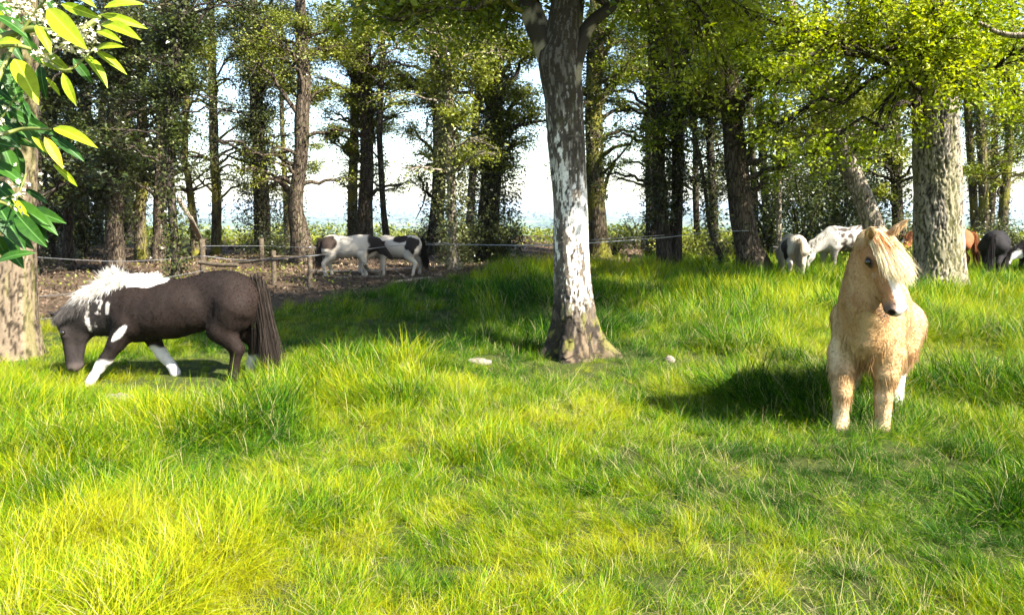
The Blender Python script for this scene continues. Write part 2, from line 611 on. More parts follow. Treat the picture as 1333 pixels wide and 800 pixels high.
GV_ = []
for k in range(4):                        # 0-3 ordinary meadow grass, fine blades for the near ground
    GV_.append(variant('grass_clump', blades(72, 0.10, 0.08, 0.19, 0.0034, 0.65, 1.2, 4, 10 + k, straw=0.055), GRASS))
for k in range(4):                        # 4-7 long arching tussock
    GV_.append(variant('grass_tussock', blades(80, 0.09, 0.20, 0.38, 0.0042, 0.5, 1.4, 4, 20 + k, (0.0, 0.85), 0.05), GRASS))
for k in range(3):                        # 8-10 dead straw lying in the grass
    GV_.append(variant('straw_clump', blades(16, 0.12, 0.18, 0.38, 0.0036, 1.0, 0.6, 4, 30 + k, (0.6, 0.8), 0.6, 0.9), GRASS))
for k in range(3):                        # 11-13 broader blades for the distance
    GV_.append(variant('grass_far', blades(36, 0.13, 0.14, 0.36, 0.009, 0.4, 0.8, 2, 40 + k, (0.05, 0.8), 0.06), GRASS))

def grass_field():
    P, R, S, I, Hh = [], [], [], [], []
    for y0, y1, den in ((0.7, 4.0, 420), (4.0, 6.5, 260), (6.5, 10, 110), (10, 15, 56), (15, 26.5, 30)):
        xw = y1 * 0.66 + 3.0
        n = int((y1 - y0) * 2 * xw * den)
        x = rng.uniform(-xw, xw, n)
        y = rng.uniform(y0, y1, n)
        ok = y < meadow_edge(x) + (rng.random(n) ** 2) * 0.8 - 0.2
        x, y = x[ok], y[ok]
        p = p3(x, y)
        tall = fbm(p, 1.1, 51, 3)                        # tussocks
        tall2 = fbm(p, 0.35, 77, 2)
        # trampled lawn in front and to the left, long grass beyond and to the right
        zone = sstep(7.8, 10.0, y) * 0.8 + sstep(0.8, 3.0, x) * sstep(9.0, 6.0, y) * 0.35
        amt = np.clip((tall - 0.48) * 4.2 + 0.25 + zone * 0.8 + (tall2 - 0.5) + (fbm(p, 3.2, 57, 2) - 0.5) * 1.6, 0, 1.7)
        r = rng.random(len(x))
        idx = np.where(r < 0.16 + 0.45 * amt, rng.integers(4, 8, len(x)), rng.integers(0, 4, len(x)))
        far = y > 11
        idx = np.where(far & (rng.random(len(x)) < 0.75), rng.integers(11, 14, len(x)), idx)
        st = (fbm(p, 0.9, 91, 2) > 0.50) | (rng.random(len(x)) < 0.15)
        idx = np.where(st & (rng.random(len(x)) < np.where(x > 0.3, 0.26, 0.04)), rng.integers(8, 11, len(x)), idx)
        s = 0.60 + 0.55 * amt * rng.uniform(0.7, 1.2, len(x)) + 0.12 * rng.normal(0, 1, len(x)).clip(-1.5, 1.5)
        s = np.where((idx >= 4) & (idx < 8), s * 0.85, s)
        s = s.clip(0.56, 1.5) * (1 - 0.28 * sstep(6.0, 3.5, y)) * (1 - 0.30 * sstep(0.5, -1.5, x) * sstep(7.5, 9, y)) * (1 - 0.3 * sstep(1.6, 0.2, meadow_edge(x) - y))
        # shorter around hooves and tree foot
        for (hx, hy, rr) in HOLLOWS:
            s = s * (1 - 0.5 * np.exp(-((x - hx) ** 2 + (y - hy) ** 2) / rr ** 2))
        ang = (fbm(p, 0.8, 61, 3) - 0.5) * 11 + 0.6
        yaw = ang + rng.normal(0, 0.7, len(x))
        tilt = rng.normal(0, 0.26, len(x)) + 0.22 + 0.25 * sstep(0, 2, x) * sstep(7, 5, y)
        z = H(x, y)
        P.append(np.stack([x, y, z], -1))
        R.append(np.stack([rng.normal(0, 0.1, len(x)), tilt, yaw], -1))
        S.append(np.stack([s, s, s * rng.uniform(0.85, 1.15, len(x))], -1))
        I.append(idx)
        yellow = fbm(p, 0.5, 81, 3)
        hue = (yellow - 0.5) * 1.3 + 0.28 * sstep(5.0, 2.5, y) * sstep(1.5, -1.5, x) + 0.08  # near left yellower: overexposed sunlight put into the hue
        hue = hue - 0.16 * sstep(9, 12, y) * sstep(1.5, -0.5, x)  # darker green behind the birch: its shade put into the hue
        hue = hue - 0.01 + rng.normal(0, 0.10, len(x)) + (fbm(p, 3.0, 181, 2) - 0.5) * 1.1
        hue = np.where((idx >= 8) & (idx < 11), 0.1, hue)
        Hh.append(hue)
    P, R, S, I, Hh = map(np.concatenate, (P, R, S, I, Hh))
    # nothing grows through trunks
    ok = np.ones(len(P), bool)
    for (tx, ty, tr_) in TRUNK_FEET:
        ok &= (P[:, 0] - tx) ** 2 + (P[:, 1] - ty) ** 2 > (tr_ * 0.9) ** 2
    print('grass clumps', ok.sum())
    scatter('meadow_grass', P[ok], R[ok], S[ok], I[ok], Hh[ok], GV_, kind='stuff', label='long sunlit yellow-green meadow grass with dry straw')

HOLLOWS = []
TRUNK_FEET = []

# ------------------------------------------------------------------ trees
TRI_LEAF = [False]                     # far foliage uses three-cornered leaves
LT = np.array([[0, 0.10, 0], [0.45, -0.40, 0.06], [1, 0.18, 0.0]])
LQ = np.array([[0, 0, 0], [0.5, 0.32, 0.10], [1, 0, 0.0], [0.5, -0.32, 0.10]])

def leaves(mb, C, size, r, tint, up=0.5, mat=0, droop=0.0):
    """one folded four-cornered leaf at every centre C"""
    n = len(C)
    a = r.normal(0, 1, (n, 3))
    a[:, 2] = a[:, 2] * 0.6 - droop
    a = nrm(a)
    nn = r.normal(0, 1, (n, 3))
    nn[:, 2] = np.abs(nn[:, 2]) + up
    b = nrm(np.cross(nn, a))
    c = np.cross(a, b)
    s = (size * r.uniform(0.6, 1.25, n))[:, None, None]
    K = LT if TRI_LEAF[0] else LQ
    V = C[:, None] + s * (K[None, :, :1] * a[:, None] + K[None, :, 1:2] * b[:, None] + K[None, :, 2:] * c[:, None])
    mb.add(V.reshape(-1, 3), np.arange(len(K) * n).reshape(-1, len(K)), tint, mat)
    return None

def bezier(a, b, c, n):
    t_ = np.linspace(0, 1, n)[:, None]
    return (1 - t_) ** 2 * a + 2 * t_ * (1 - t_) * b + t_ ** 2 * c

def limb_path(a, b, r, n=9, rise=0.25, wob=0.06):
    d = np.linalg.norm(b - a)
    mid = (a + b) / 2 + np.array([0, 0, rise * d]) + r.normal(0, 0.08 * d, 3)
    P = bezier(a, mid, b, n)
    wv = r.normal(0, wob * d, (n, 3)) * np.sin(np.linspace(0, math.pi, n))[:, None] * 0.5
    return P + wv

def blob(bmb, lmb, start, r0, center, rad, n_twig, n_leaf, lsize, r, flat=0.65, up=0.5, tmean=0.5, rise=0.2, sparse=1.0, sides=5):
    """a limb from start into a cluster of twigs round center, leaves gathered on the twigs"""
    P = limb_path(start, center, r, 9, rise)
    tube(bmb, P, np.linspace(r0, max(r0 * 0.3, 0.008), len(P)), sides, cap=False)
    k = r.integers(4, 9, n_twig)
    off = nrm(r.normal(0, 1, (n_twig, 3))) * (r.random((n_twig, 1)) ** 0.5) * rad
    off[:, 2] *= flat
    A = P[k]
    B = center + off
    for i in range(n_twig):
        q = bezier(A[i], (A[i] + B[i]) / 2 + r.normal(0, 0.12 * rad, 3) + [0, 0, 0.1 * rad], B[i], 5)
        tube(bmb, q, np.linspace(min(0.014, r0 * 0.4), 0.003, 5), 3, cap=False)
    # leaves: along outer part of each twig in small sprays
    ti = r.integers(0, n_twig, n_leaf)
    tt = r.uniform(0.45, 1.08, n_leaf)[:, None]
    C = A[ti] * (1 - tt) + B[ti] * tt + r.normal(0, 0.085 * rad + 0.05, (n_leaf, 3)) * [1, 1, 0.7]
    tw_t = r.uniform(-0.22, 0.22, n_twig)
    tint = np.clip(tmean + tw_t[ti] + r.normal(0, 0.16, n_leaf), 0, 1)
    leaves(lmb, C, lsize, r, tint, up)

def ivy_on(lmb, path, n, spread, size, r, z0=0.0, z1=99, tmean=0.4):
    """leaves standing off a trunk all round: path rows are x y z radius"""
    z = r.uniform(max(z0, path[0, 2]), min(z1, path[-1, 2]), n)
    cx_ = np.interp(z, path[:, 2], path[:, 0])
    cy_ = np.interp(z, path[:, 2], path[:, 1])
    rr = np.interp(z, path[:, 2], path[:, 3])
    th = r.uniform(0, 2 * math.pi, n)
    q = np.stack([np.cos(th) * 1.5, np.sin(th) * 1.5, z * 1.3], -1)
    lump = fbm(q, 1.0, int(r.integers(1, 999)), 2)
    out_ = rr + spread * (lump * 1.6 - 0.1).clip(0.05, 1.6) * (r.random(n) ** 0.6)
    C = np.stack([cx_ + np.cos(th) * out_, cy_ + np.sin(th) * out_, z], -1)
    leaves(lmb, C, size, r, np.clip(tmean + r.normal(0, 0.2, n), 0, 1), 0.2, droop=0.5)

def bark_rad(furrow=0.08, flare=0.0, zbase=0.0, freq=9, seed=5, lump=0.1, flare_h=0.5):
    def fn(rr, th, P, A, B):
        n, s = rr.shape
        z = P[:, 2][:, None] + 0 * rr
        thm = th[None] + 0 * rr
        q = np.stack([np.cos(thm) * 1.0, np.sin(thm) * 1.0, z * 0.8], -1).reshape(-1, 3)
        lp = (fbm(q, 1.6, seed, 2).reshape(n, s) - 0.5) * 2 * lump
        q2 = np.stack([np.cos(thm) * freq / 2, np.sin(thm) * freq / 2, z * 2.3], -1).reshape(-1, 3)
        fu = np.abs(fbm(q2, 1.6, seed + 3, 2).reshape(n, s) - 0.5) * 2
        fu = (1 - sstep(0.0, 0.35, fu)) * -furrow
        h = np.maximum(z - zbase, 0)
        roots = 1 + 0.45 * np.cos(thm * 5 + seed) * np.exp(-h / 0.22) * (flare > 0)
        fl = flare * np.exp(-h / flare_h * 2.2) * roots
        return rr * (1 + lp + fu + fl)
    return fn

n_tree = 0
def tree(name, label, cat, ctrl, barkm, blobs, leafm, ivy=None, group=None, sides=10, flare=0.35, furrow=0.06, n=40, seed=None, limbs=(), leaf=0.08, height=None, extra=None, flare_h=0.5):
    """ctrl: rows (x, y, z, radius) in the world, the first at the ground"""
    global n_tree
    n_tree += 1
    r = np.random.default_rng(seed if seed is not None else 100 + n_tree)
    base = np.array([ctrl[0][0], ctrl[0][1], float(H([ctrl[0][0]], [ctrl[0][1]])[0])])
    ctrl = np.array(ctrl, float)
    ctrl[0, 2] = base[2] - 0.15
    path = spline(ctrl, n)
    root = thing(name, base, label, cat, group)
    loc = path.copy()
    loc[:, :3] -= base
    mb = MB()
    tube(mb, loc[:, :3], loc[:, 3], sides, rad_fn=bark_rad(furrow, flare, 0.0, 9, 5 + n_tree, flare_h=flare_h))
    bmb, lmb = MB(), MB()
    mb.obj('trunk', barkm, root)
    TRUNK_FEET.append((base[0], base[1], ctrl[1][3] * (1 + flare)))
    for (pts, r0, r1) in limbs:
        q = spline(np.array(pts) - base, 14)
        tube(bmb, q, np.linspace(r0, r1, 14), 8, cap=False, rad_fn=bark_rad(0.05, 0, 0, 7, 3))
    for bl in blobs:                     # (center, radius, twigs, leaves, tint)
        c_, rad, nt_, nl_, tm = bl[:5]
        c_ = np.array(c_) - base
        hz = bl[5] if len(bl) > 5 else max(1.2, c_[2] - r.uniform(0.2, 1.6))
        k = int(np.argmin(np.abs(loc[:, 2] - min(hz, loc[-1, 2]))))
        st = loc[k, :3]
        blob(bmb, lmb, st, min(loc[k, 3] * 0.35, 0.09), c_, rad, nt_, nl_, leaf, r, tmean=tm)
    if bmb.n:
        bmb.obj('branches', barkm, root, kind='stuff')
    if lmb.n:
        lmb.obj('crown', leafm, root, smooth=False, kind='stuff')
    if ivy:
        imb = MB()
        for (nn, sp, sz, z0, z1, tm) in ivy:
            ivy_on(imb, loc, nn, sp, sz, r, z0, z1, tm)
        imb.obj('ivy', LEAF_IVY, root, smooth=False, kind='stuff')
    return root

def trunk_px(Y, pts, top=9.0, lean=None, topr=None):
    """rows (px, py, width px) read off the photograph at depth Y, carried on upwards out of the frame"""
    rows = []
    for (px, py, wd) in pts:
        p = at(px, py, Y)
        rows.append([p[0], Y, p[2], wd * Y / 1046.0 / 2])
    rows = sorted(rows, key=lambda q: q[2])
    a = rows[-1]
    b = rows[-2]
    sl = (a[0] - b[0]) / max(a[2] - b[2], 0.3) * 0.5
    if lean is not None:
        sl = lean
    k = 2
    for s in range(1, k + 1):
        z = a[2] + (top - a[2]) * s / k
        if z > a[2]:
            rows.append([a[0] + sl * (z - a[2]), Y + 0.1 * s, z, max(a[3] * (1 - 0.35 * s), 0.03)])
    rows.insert(0, [rows[0][0], Y, -0.15, rows[0][3] * 1.02]) if rows[0][2] > 0.1 else None
    return rows

def crown_blobs(x, y, z0, z1, spread, n, nl, r, tm=0.5, rad=(0.8, 1.4), twigs=16):
    o = []
    for k in range(n):
        a = r.uniform(0, 2 * math.pi)
        d = spread * math.sqrt(r.uniform(0.08, 1))
        z = r.uniform(z0, z1)
        o.append(((x + d * math.cos(a), y + d * math.sin(a), z), r.uniform(*rad), twigs, nl, tm + r.uniform(-0.15, 0.15)))
    return o

def px_blobs(rows, twigs=20):
    """rows (px, py, depth, radius m, leaves, tint)"""
    return [(tuple(at(a, b, d)), rr, twigs, nl, tm) for (a, b, d, rr, nl, tm) in rows]

# ------------------------------------------------------------------ ponies: one continuous body grown from a smooth-union field
def sm_min(a, b, k):
    h = np.clip(0.5 + 0.5 * (b - a) / k, 0, 1)
    return b * (1 - h) + a * h - k * h * (1 - h)

def d_ell(p, c, r, M=None):
    q = p - c
    if M is not None:
        q = q @ M                         # columns of M: the ellipsoid's own axes
    k0 = np.linalg.norm(q / r, axis=-1)
    k1 = np.linalg.norm(q / (np.array(r) ** 2), axis=-1)
    return k0 * (k0 - 1.0) / np.maximum(k1, 1e-6)

def d_cone(p, a, b, ra, rb, lat=None, flat=1.0):
    a = np.array(a, float); b = np.array(b, float)
    ba = b - a
    pa = p - a
    h = np.clip((pa @ ba) / (ba @ ba), 0, 1)
    q = pa - h[..., None] * ba
    if lat is not None:
        s = q @ lat
        q = q + (s * (1 / flat - 1))[..., None] * lat
    return (np.linalg.norm(q, axis=-1) - (ra + (rb - ra) * h)) * (flat if lat is not None else 1) ** 0.5

HEAD = [  # (kind, data, blend) in head space: forward (poll to nose), side, up (forehead side); unit = head length
    ('e', (0.20, 0, -0.035), (0.27, 0.155, 0.165), 0.05),
    ('e', (0.30, 0.135, 0.035), (0.10, 0.055, 0.065), 0.05), ('e', (0.30, -0.135, 0.035), (0.10, 0.055, 0.065), 0.05),
    ('e', (0.27, 0.05, -0.20), (0.22, 0.095, 0.225), 0.06), ('e', (0.27, -0.05, -0.20), (0.22, 0.095, 0.225), 0.06),
    ('c', (0.25, 0, -0.01), (0.84, 0, -0.06), 0.135, 0.115, 0.06),
    ('c', (0.40, 0, -0.22), (0.82, 0, -0.165), 0.10, 0.065, 0.06),
    ('e', (0.89, 0, -0.09), (0.13, 0.132, 0.120), 0.05),
    ('e', (0.87, 0, -0.19), (0.085, 0.075, 0.055), 0.03),
    ('e', (0.95, 0.09, -0.05), (0.065, 0.045, 0.065), 0.03), ('e', (0.95, -0.09, -0.05), (0.065, 0.045, 0.065), 0.03),
]

def head_frame(hf, up):
    f = nrm(np.array(hf, float))
    s = nrm(np.cross(np.array(up, float), f))
    u = np.cross(f, s)
    return np.stack([f, s, u], 1)         # columns

def pony_field(p, S):
    """signed distance of the whole animal at points p"""
    k = S.get('k', 0.07)
    d = None
    for c, r in S['torso']:
        e = d_ell(p, np.array(c), np.array(r))
        d = e if d is None else sm_min(d, e, k)
    poll = np.array(S['poll'])
    nk = S['neck']                         # rows x y z r
    lat = np.array(S.get('neck_lat', (0, 1, 0)), float)
    for a, b in zip(nk[:-1], nk[1:]):
        e = d_cone(p, a[:3], b[:3], a[3], b[3], nrm(lat), S.get('neck_flat', 0.62))
        d = sm_min(d, e, k)
    for leg in S['legs']:
        dl = None
        for a, b in zip(leg[:-1], leg[1:]):
            e = d_cone(p, a[:3], b[:3], a[3], b[3])
            dl = e if dl is None else sm_min(dl, e, 0.02)
        d = sm_min(d, dl, 0.05)
    M = head_frame(S['hf'], S['hup'])
    L = S['hl']
    q = (p - poll) @ M / L
    dh = None
    for h in HEAD:
        if h[0] == 'e':
            e = d_ell(q, np.array(h[1]), np.array(h[2]))
        else:
            e = d_cone(q, h[1], h[2], h[3], h[4])
        dh = e if dh is None else sm_min(dh, e, h[-1])
    for sgn in (1, -1):
        e = d_ell(q, np.array((0.99, sgn * 0.105, -0.05)), np.array((0.045, 0.034, 0.044)))
        dh = -sm_min(-dh, e, 0.015)
        e = d_ell(q, np.array((0.30, sgn * 0.190, 0.03)), np.array((0.05, 0.032, 0.04)))
        dh = -sm_min(-dh, e, 0.02)
    e = d_ell(q, np.array((0.93, 0, -0.165)), np.array((0.11, 0.2, 0.007)))
    dh = -sm_min(-dh, e, 0.012)
    d = sm_min(d, dh * L, 0.035)
    for sgn in (1, -1):                     # cupped ears
        a = np.array((0.05, sgn * 0.11, 0.10)); b = np.array((0.01, sgn * (0.15 + S.get('ear_out', 0)), S.get('ear_len', 0.42))) if S.get('ears', 1) else np.array((-0.1, sgn * 0.16, 0.30))
        la = nrm(np.array((1.0, sgn * 0.35, 0)))
        m_ = (a + b) / 2
        e = sm_min(d_cone(q, a, m_, 0.06, 0.078, la, 0.5), d_cone(q, m_, b, 0.078, 0.012, la, 0.5), 0.02)
        cut = d_cone(q, a + la * 0.05 + (b - a) * 0.2, b + la * 0.03, 0.05, 0.012)
        e = -sm_min(-e, cut, 0.012)
        d = sm_min(d, e * L, 0.012)
    return d

def hair_ribbons(R, D, L, wid, curl=0.25, grav=0.35, seg=3, r=None, colr=None, spread=0.1):
    """ribbons from roots R along D; returns MB and per-vertex colours"""
    n = len(R)
    D = nrm(D + r.normal(0, spread, (n, 3)))
    P = [R]
    d = D
    cv = r.normal(0, curl, (n, 3))
    for k in range(seg):
        P.append(P[-1] + d * (L / seg)[:, None])
        d = nrm(d + cv / seg + np.array([0, 0, -grav / seg]))
    side = nrm(np.cross(D, r.normal(0, 1, (n, 3))))
    vs = []
    for k in range(seg):
        w_ = (wid * (1 - 0.6 * k / seg))[:, None] * side * 0.5
        vs += [P[k] - w_, P[k] + w_]
    vs.append(P[-1])
    V = np.stack(vs, 1)
    m_ = 2 * seg + 1
    base = np.arange(n)[:, None] * m_
    mb = MB()
    mb.add(V.reshape(-1, 3), np.concatenate([base + np.array([[2 * k, 2 * k + 1, 2 * k + 3, 2 * k + 2]]) for k in range(seg - 1)]))
    mb.f.append(base + np.array([[2 * seg - 2, 2 * seg - 1, 2 * seg]])); mb.a.append(None); mb.m.append(np.zeros(n, int)); mb.v.append(np.zeros((0, 3)))
    return mb, np.repeat(colr, m_, 0)

def pony(name, label, loc, rz, S, colour, res=0.016, coat=None, mane=None, tail=None, scale=1.0, seed=1, group=None, hair_w=0.0030, cat='pony'):
    r = np.random.default_rng(seed)
    root = thing(name, loc, label, cat, group, rz)
    pts = np.array([c for c, _ in S['torso']] + [x[:3] for x in S['neck']] + [x[:3] for l in S['legs'] for x in l] + [np.array(S['poll']) + nrm(np.array(S['hf'], float)) * S['hl']] + [S['poll']])
    lo = pts.min(0) - 0.34
    hi = pts.max(0) + 0.34
    lo[2] = -0.12
    n = np.ceil((hi - lo) / res).astype(int)
    g = np.stack(np.meshgrid(*[lo[i] + res * np.arange(n[i]) for i in range(3)], indexing='ij'), -1)
    fld = pony_field(g.reshape(-1, 3), S).reshape(n)
    gf = g.reshape(-1, 3)
    near = np.abs(fld.ravel()) < 0.05
    bump = np.zeros(len(gf))
    gn = gf[near]
    hn = (gn - np.array(S['poll'])) @ head_frame(S['hf'], S['hup']) / S['hl']
    hm = np.where((hn[:, 0] > 0.05) & (np.linalg.norm(hn[:, 1:], axis=1) < 0.5), 0.15, 1.0)
    bump[near] = ((fbm(gn, 7.0, seed, 2) - 0.5) * S.get('rough', 0.012) + (fbm(gn * [1, 1, 0.3], 30.0, seed + 5, 2) - 0.5) * S.get('shag', 0.008)) * hm
    fld += bump.reshape(n)
    vg = openvdb.FloatGrid(1.0)
    vg.copyFromArray(np.clip(fld / res, -6, 6).astype(np.float32))
    V, Q = vg.convertToQuads(isovalue=0.0)
    V = V * res + lo
    Q = Q[:, ::-1].astype(int)
    # one pass of relaxing
    for _ in range(2):
        acc = np.zeros_like(V)
        cnt = np.zeros(len(V))
        for a in range(4):
            for b in (1, 3):
                np.add.at(acc, Q[:, a], V[Q[:, (a + b) % 4]])
                np.add.at(cnt, Q[:, a], 1)
        V = V * 0.5 + 0.5 * acc / np.maximum(cnt, 1)[:, None]
    M = head_frame(S['hf'], S['hup'])
    poll = np.array(S['poll'])
    hq = (V - poll) @ M / S['hl']
    mb = MB()
    mb.add(V, Q)
    fn_col = lambda P_: colour(P_, (P_ - poll) @ M / S['hl'])
    C = fn_col(V)
    mb.obj('body', COAT, root, vcol=C)
    # normals
    nv = np.zeros_like(V)
    fn_ = np.cross(V[Q[:, 1]] - V[Q[:, 0]], V[Q[:, 2]] - V[Q[:, 0]])
    for a in range(4):
        np.add.at(nv, Q[:, a], fn_)
    nv = nrm(nv)
    ctr = V.mean(0)
    if S.get('eyes', True):
        for sgn in (1, -1):
            e = MB()
            c_ = poll + M @ (np.array((0.30, sgn * 0.172, 0.03)) * S['hl'])
            R_ = 0.046 * S['hl']
            la, lo_ = np.meshgrid(np.linspace(0.01, math.pi - 0.01, 9), np.arange(12) * math.pi / 6, indexing='ij')
            sv = c_ + R_ * np.stack([np.sin(la) * np.cos(lo_), np.sin(la) * np.sin(lo_), np.cos(la)], -1).reshape(-1, 3)
            i = np.arange(8)[:, None] * 12
            j = np.arange(12)[None]
            e.add(sv, np.stack([i + j, i + 12 + j, i + 12 + (j + 1) % 12, i + (j + 1) % 12], -1).reshape(-1, 4))
            e.obj('eye', EYE, root)
    if coat:
        ncoat, clen, cw = coat
        area = np.linalg.norm(fn_, axis=-1)
        f = r.choice(len(Q), ncoat, p=area / area.sum())
        u, v_ = r.random((2, ncoat, 1))
        R_ = (V[Q[f, 0]] * (1 - u) + V[Q[f, 1]] * u) * (1 - v_) + (V[Q[f, 3]] * (1 - u) + V[Q[f, 2]] * u) * v_
        Nn = nrm(nv[Q[f, 0]] + nv[Q[f, 2]])
        hq = (R_ - poll) @ M / S['hl']
        inhead = (hq[:, 0] > 0.12) & (np.linalg.norm(hq[:, 1:], axis=1) < 0.42) & (hq[:, 0] < 1.15)
        back = np.array([-0.8, 0, -0.9])
        flow = np.where(inhead[:, None], M[:, 0][None] * 1.0 + np.array([0, 0, -0.1]), back)
        low = sstep(0.5, 0.2, R_[:, 2])[:, None]
        flow = flow * (1 - low) + np.array([-0.25, 0, -1.0]) * low
        flow = flow + (np.stack([fbm(R_, 6, 31), fbm(R_, 6, 32), fbm(R_, 6, 33)], -1) - 0.5) * S.get('swirl', 1.1) * np.where(inhead, 0.3, 1)[:, None]
        flow = flow - (flow * Nn).sum(-1, keepdims=True) * Nn
        D = nrm(flow) + Nn * np.where(inhead, 0.22, S.get('lift', 0.45))[:, None]
        Lh = clen(R_, hq, inhead) * r.uniform(0.6, 1.2, ncoat)
        keep = (Lh > 0.004) & ~((np.abs(hq[:, 0] - 0.30) < 0.085) & (np.abs(hq[:, 2] - 0.03) < 0.075) & (np.abs(hq[:, 1]) > 0.1)) & ~((hq[:, 0] > 0.93) & inhead)
        R_, D, Lh = R_[keep], D[keep], Lh[keep]
        stre = fbm(R_ * [1, 1, 0.15], 24, seed + 3, 2)[:, None]
        cc = fn_col(R_) * r.uniform(0.82, 1.2, (len(R_), 1)) * (1 + (stre - 0.5) * S.get('streak', 0.7))
        hb, hc = hair_ribbons(R_ - nrm(D) * 0.004, D, Lh, np.full(len(R_), cw) * r.uniform(0.6, 1.3, len(R_)), 0.16, 0.08, 2, r, np.clip(cc, 0, 0.95))
        hb.obj('coat', HAIR, root, vcol=hc, kind='stuff')
        if S.get('locks'):
            m2 = np.flatnonzero((R_[:, 2] < S['locks'][1]) & (r.random(len(R_)) < S['locks'][0]) & (R_[:, 2] > 0.06) & (R_[:, 0] < 0.52))
            Dl = D[m2] + np.array([0, 0, -0.5])
            Ll = r.uniform(0.07, 0.16, len(m2))
            cl_ = fn_col(R_[m2]) * r.uniform(0.65, 1.2, (len(m2), 1))
            hb, hc = hair_ribbons(R_[m2], Dl, Ll, r.uniform(0.002, 0.006, len(m2)), 0.22, 0.9, 3, r, np.clip(cl_, 0, 0.9), 0.16)
            hb.obj('feathering', HAIR, root, vcol=hc, kind='stuff')
    for nm, lst in (('mane', mane), ('tail', tail)):
        if not lst:
            continue
        mbs, cs = MB(), []
        for (line, nh, D0, D1, l0, l1, colf, side_j, grav, spread, curl_) in [q_ if len(q_) == 11 else tuple(q_) + (0.28,) for q_ in lst]:
            line = np.array(line, float)
            tt = r.random(nh)
            k = tt * (len(line) - 1)
            i = np.minimum(k.astype(int), len(line) - 2)
            fr = (k - i)[:, None]
            R_ = line[i] * (1 - fr) + line[i + 1] * fr + r.normal(0, 1, (nh, 3)) * side_j
            D = np.array(D0) * (1 - tt[:, None]) + np.array(D1) * tt[:, None]
            Lh = (l0 + (l1 - l0) * tt) * r.uniform(0.65, 1.1, nh)
            lock = (np.stack([noise(np.stack([tt * 22, tt * 0, tt * 0 + q], -1), 1, 71) for q in range(3)], -1) - 0.5) * 0.8 * spread
            hb, hc = hair_ribbons(R_, D + lock, Lh, np.full(nh, hair_w) * r.uniform(0.6, 1.4, nh), curl_, grav, 5, r, np.clip(colf(tt, r), 0, 0.95), spread)
            mbs.v += hb.v; mbs.f += [f_ + mbs.n for f_ in hb.f]; mbs.a += hb.a; mbs.m += hb.m; mbs.n += sum(map(len, hb.v))
            cs.append(hc)
        mbs.obj(nm, HAIR, root, vcol=np.concatenate(cs), kind='stuff')
    return root

def flatc(c, var=0.25):
    c = np.array(c)
    return lambda tt, r: c[None] * r.uniform(1 - var, 1 + var, (len(tt), 1))

def mixm(a, b, m):
    return a * (1 - m[:, None]) + np.array(b) * m[:, None]

def patch(P, c, r, seed, wob=0.35):       # soft-edged wobbly patch mask round c with radii r
    q = (P - np.array(c)) / np.array(r)
    d = np.linalg.norm(q, axis=-1) + (fbm(P, 9, seed, 3) - 0.5) * 2 * wob
    return sstep(1.03, 0.93, d)

# --- dark brown and white pony grazing on the left
S_DARK = dict(
    torso=[((-0.02, 0, 0.60), (0.46, 0.25, 0.235)), ((0.14, 0, 0.52), (0.32, 0.24, 0.20)), ((-0.44, 0, 0.67), (0.27, 0.215, 0.215)),
           ((0.34, 0, 0.56), (0.24, 0.205, 0.26)), ((0.22, 0, 0.70), (0.27, 0.12, 0.13)), ((-0.33, 0, 0.76), (0.24, 0.14, 0.125)), ((-0.49, 0.08, 0.58), (0.17, 0.125, 0.20)), ((-0.49, -0.08, 0.58), (0.17, 0.125, 0.20))],
    poll=(0.90, 0.0, 0.53), hf=(-0.02, 0.12, -1), hup=(1, 0.1, 0), hl=0.47, ears=0, ear_out=0.10,
    neck=[(0.28, 0, 0.60, 0.24), (0.52, 0, 0.58, 0.205), (0.74, 0, 0.535, 0.16), (0.90, 0, 0.49, 0.105)],
    legs=[[(0.37, 0.13, 0.46, 0.115), (0.46, 0.14, 0.31, 0.068), (0.55, 0.15, 0.18, 0.046), (0.65, 0.155, 0.045, 0.035), (0.70, 0.16, -0.03, 0.05)],
          [(0.30, -0.13, 0.42, 0.11), (0.26, -0.14, 0.28, 0.065), (0.20, -0.14, 0.17, 0.047), (0.12, -0.14, 0.06, 0.038), (0.09, -0.14, 0.00, 0.05)],
          [(-0.50, 0.12, 0.60, 0.17), (-0.40, 0.14, 0.42, 0.11), (-0.52, 0.13, 0.25, 0.058), (-0.49, 0.13, 0.10, 0.042), (-0.47, 0.13, 0.00, 0.05)],
          [(-0.52, -0.12, 0.60, 0.16), (-0.46, -0.14, 0.42, 0.10), (-0.61, -0.13, 0.26, 0.058), (-0.58, -0.13, 0.10, 0.042), (-0.56, -0.13, 0.00, 0.05)]],
    rough=0.016, shag=0.012, streak=0.9)

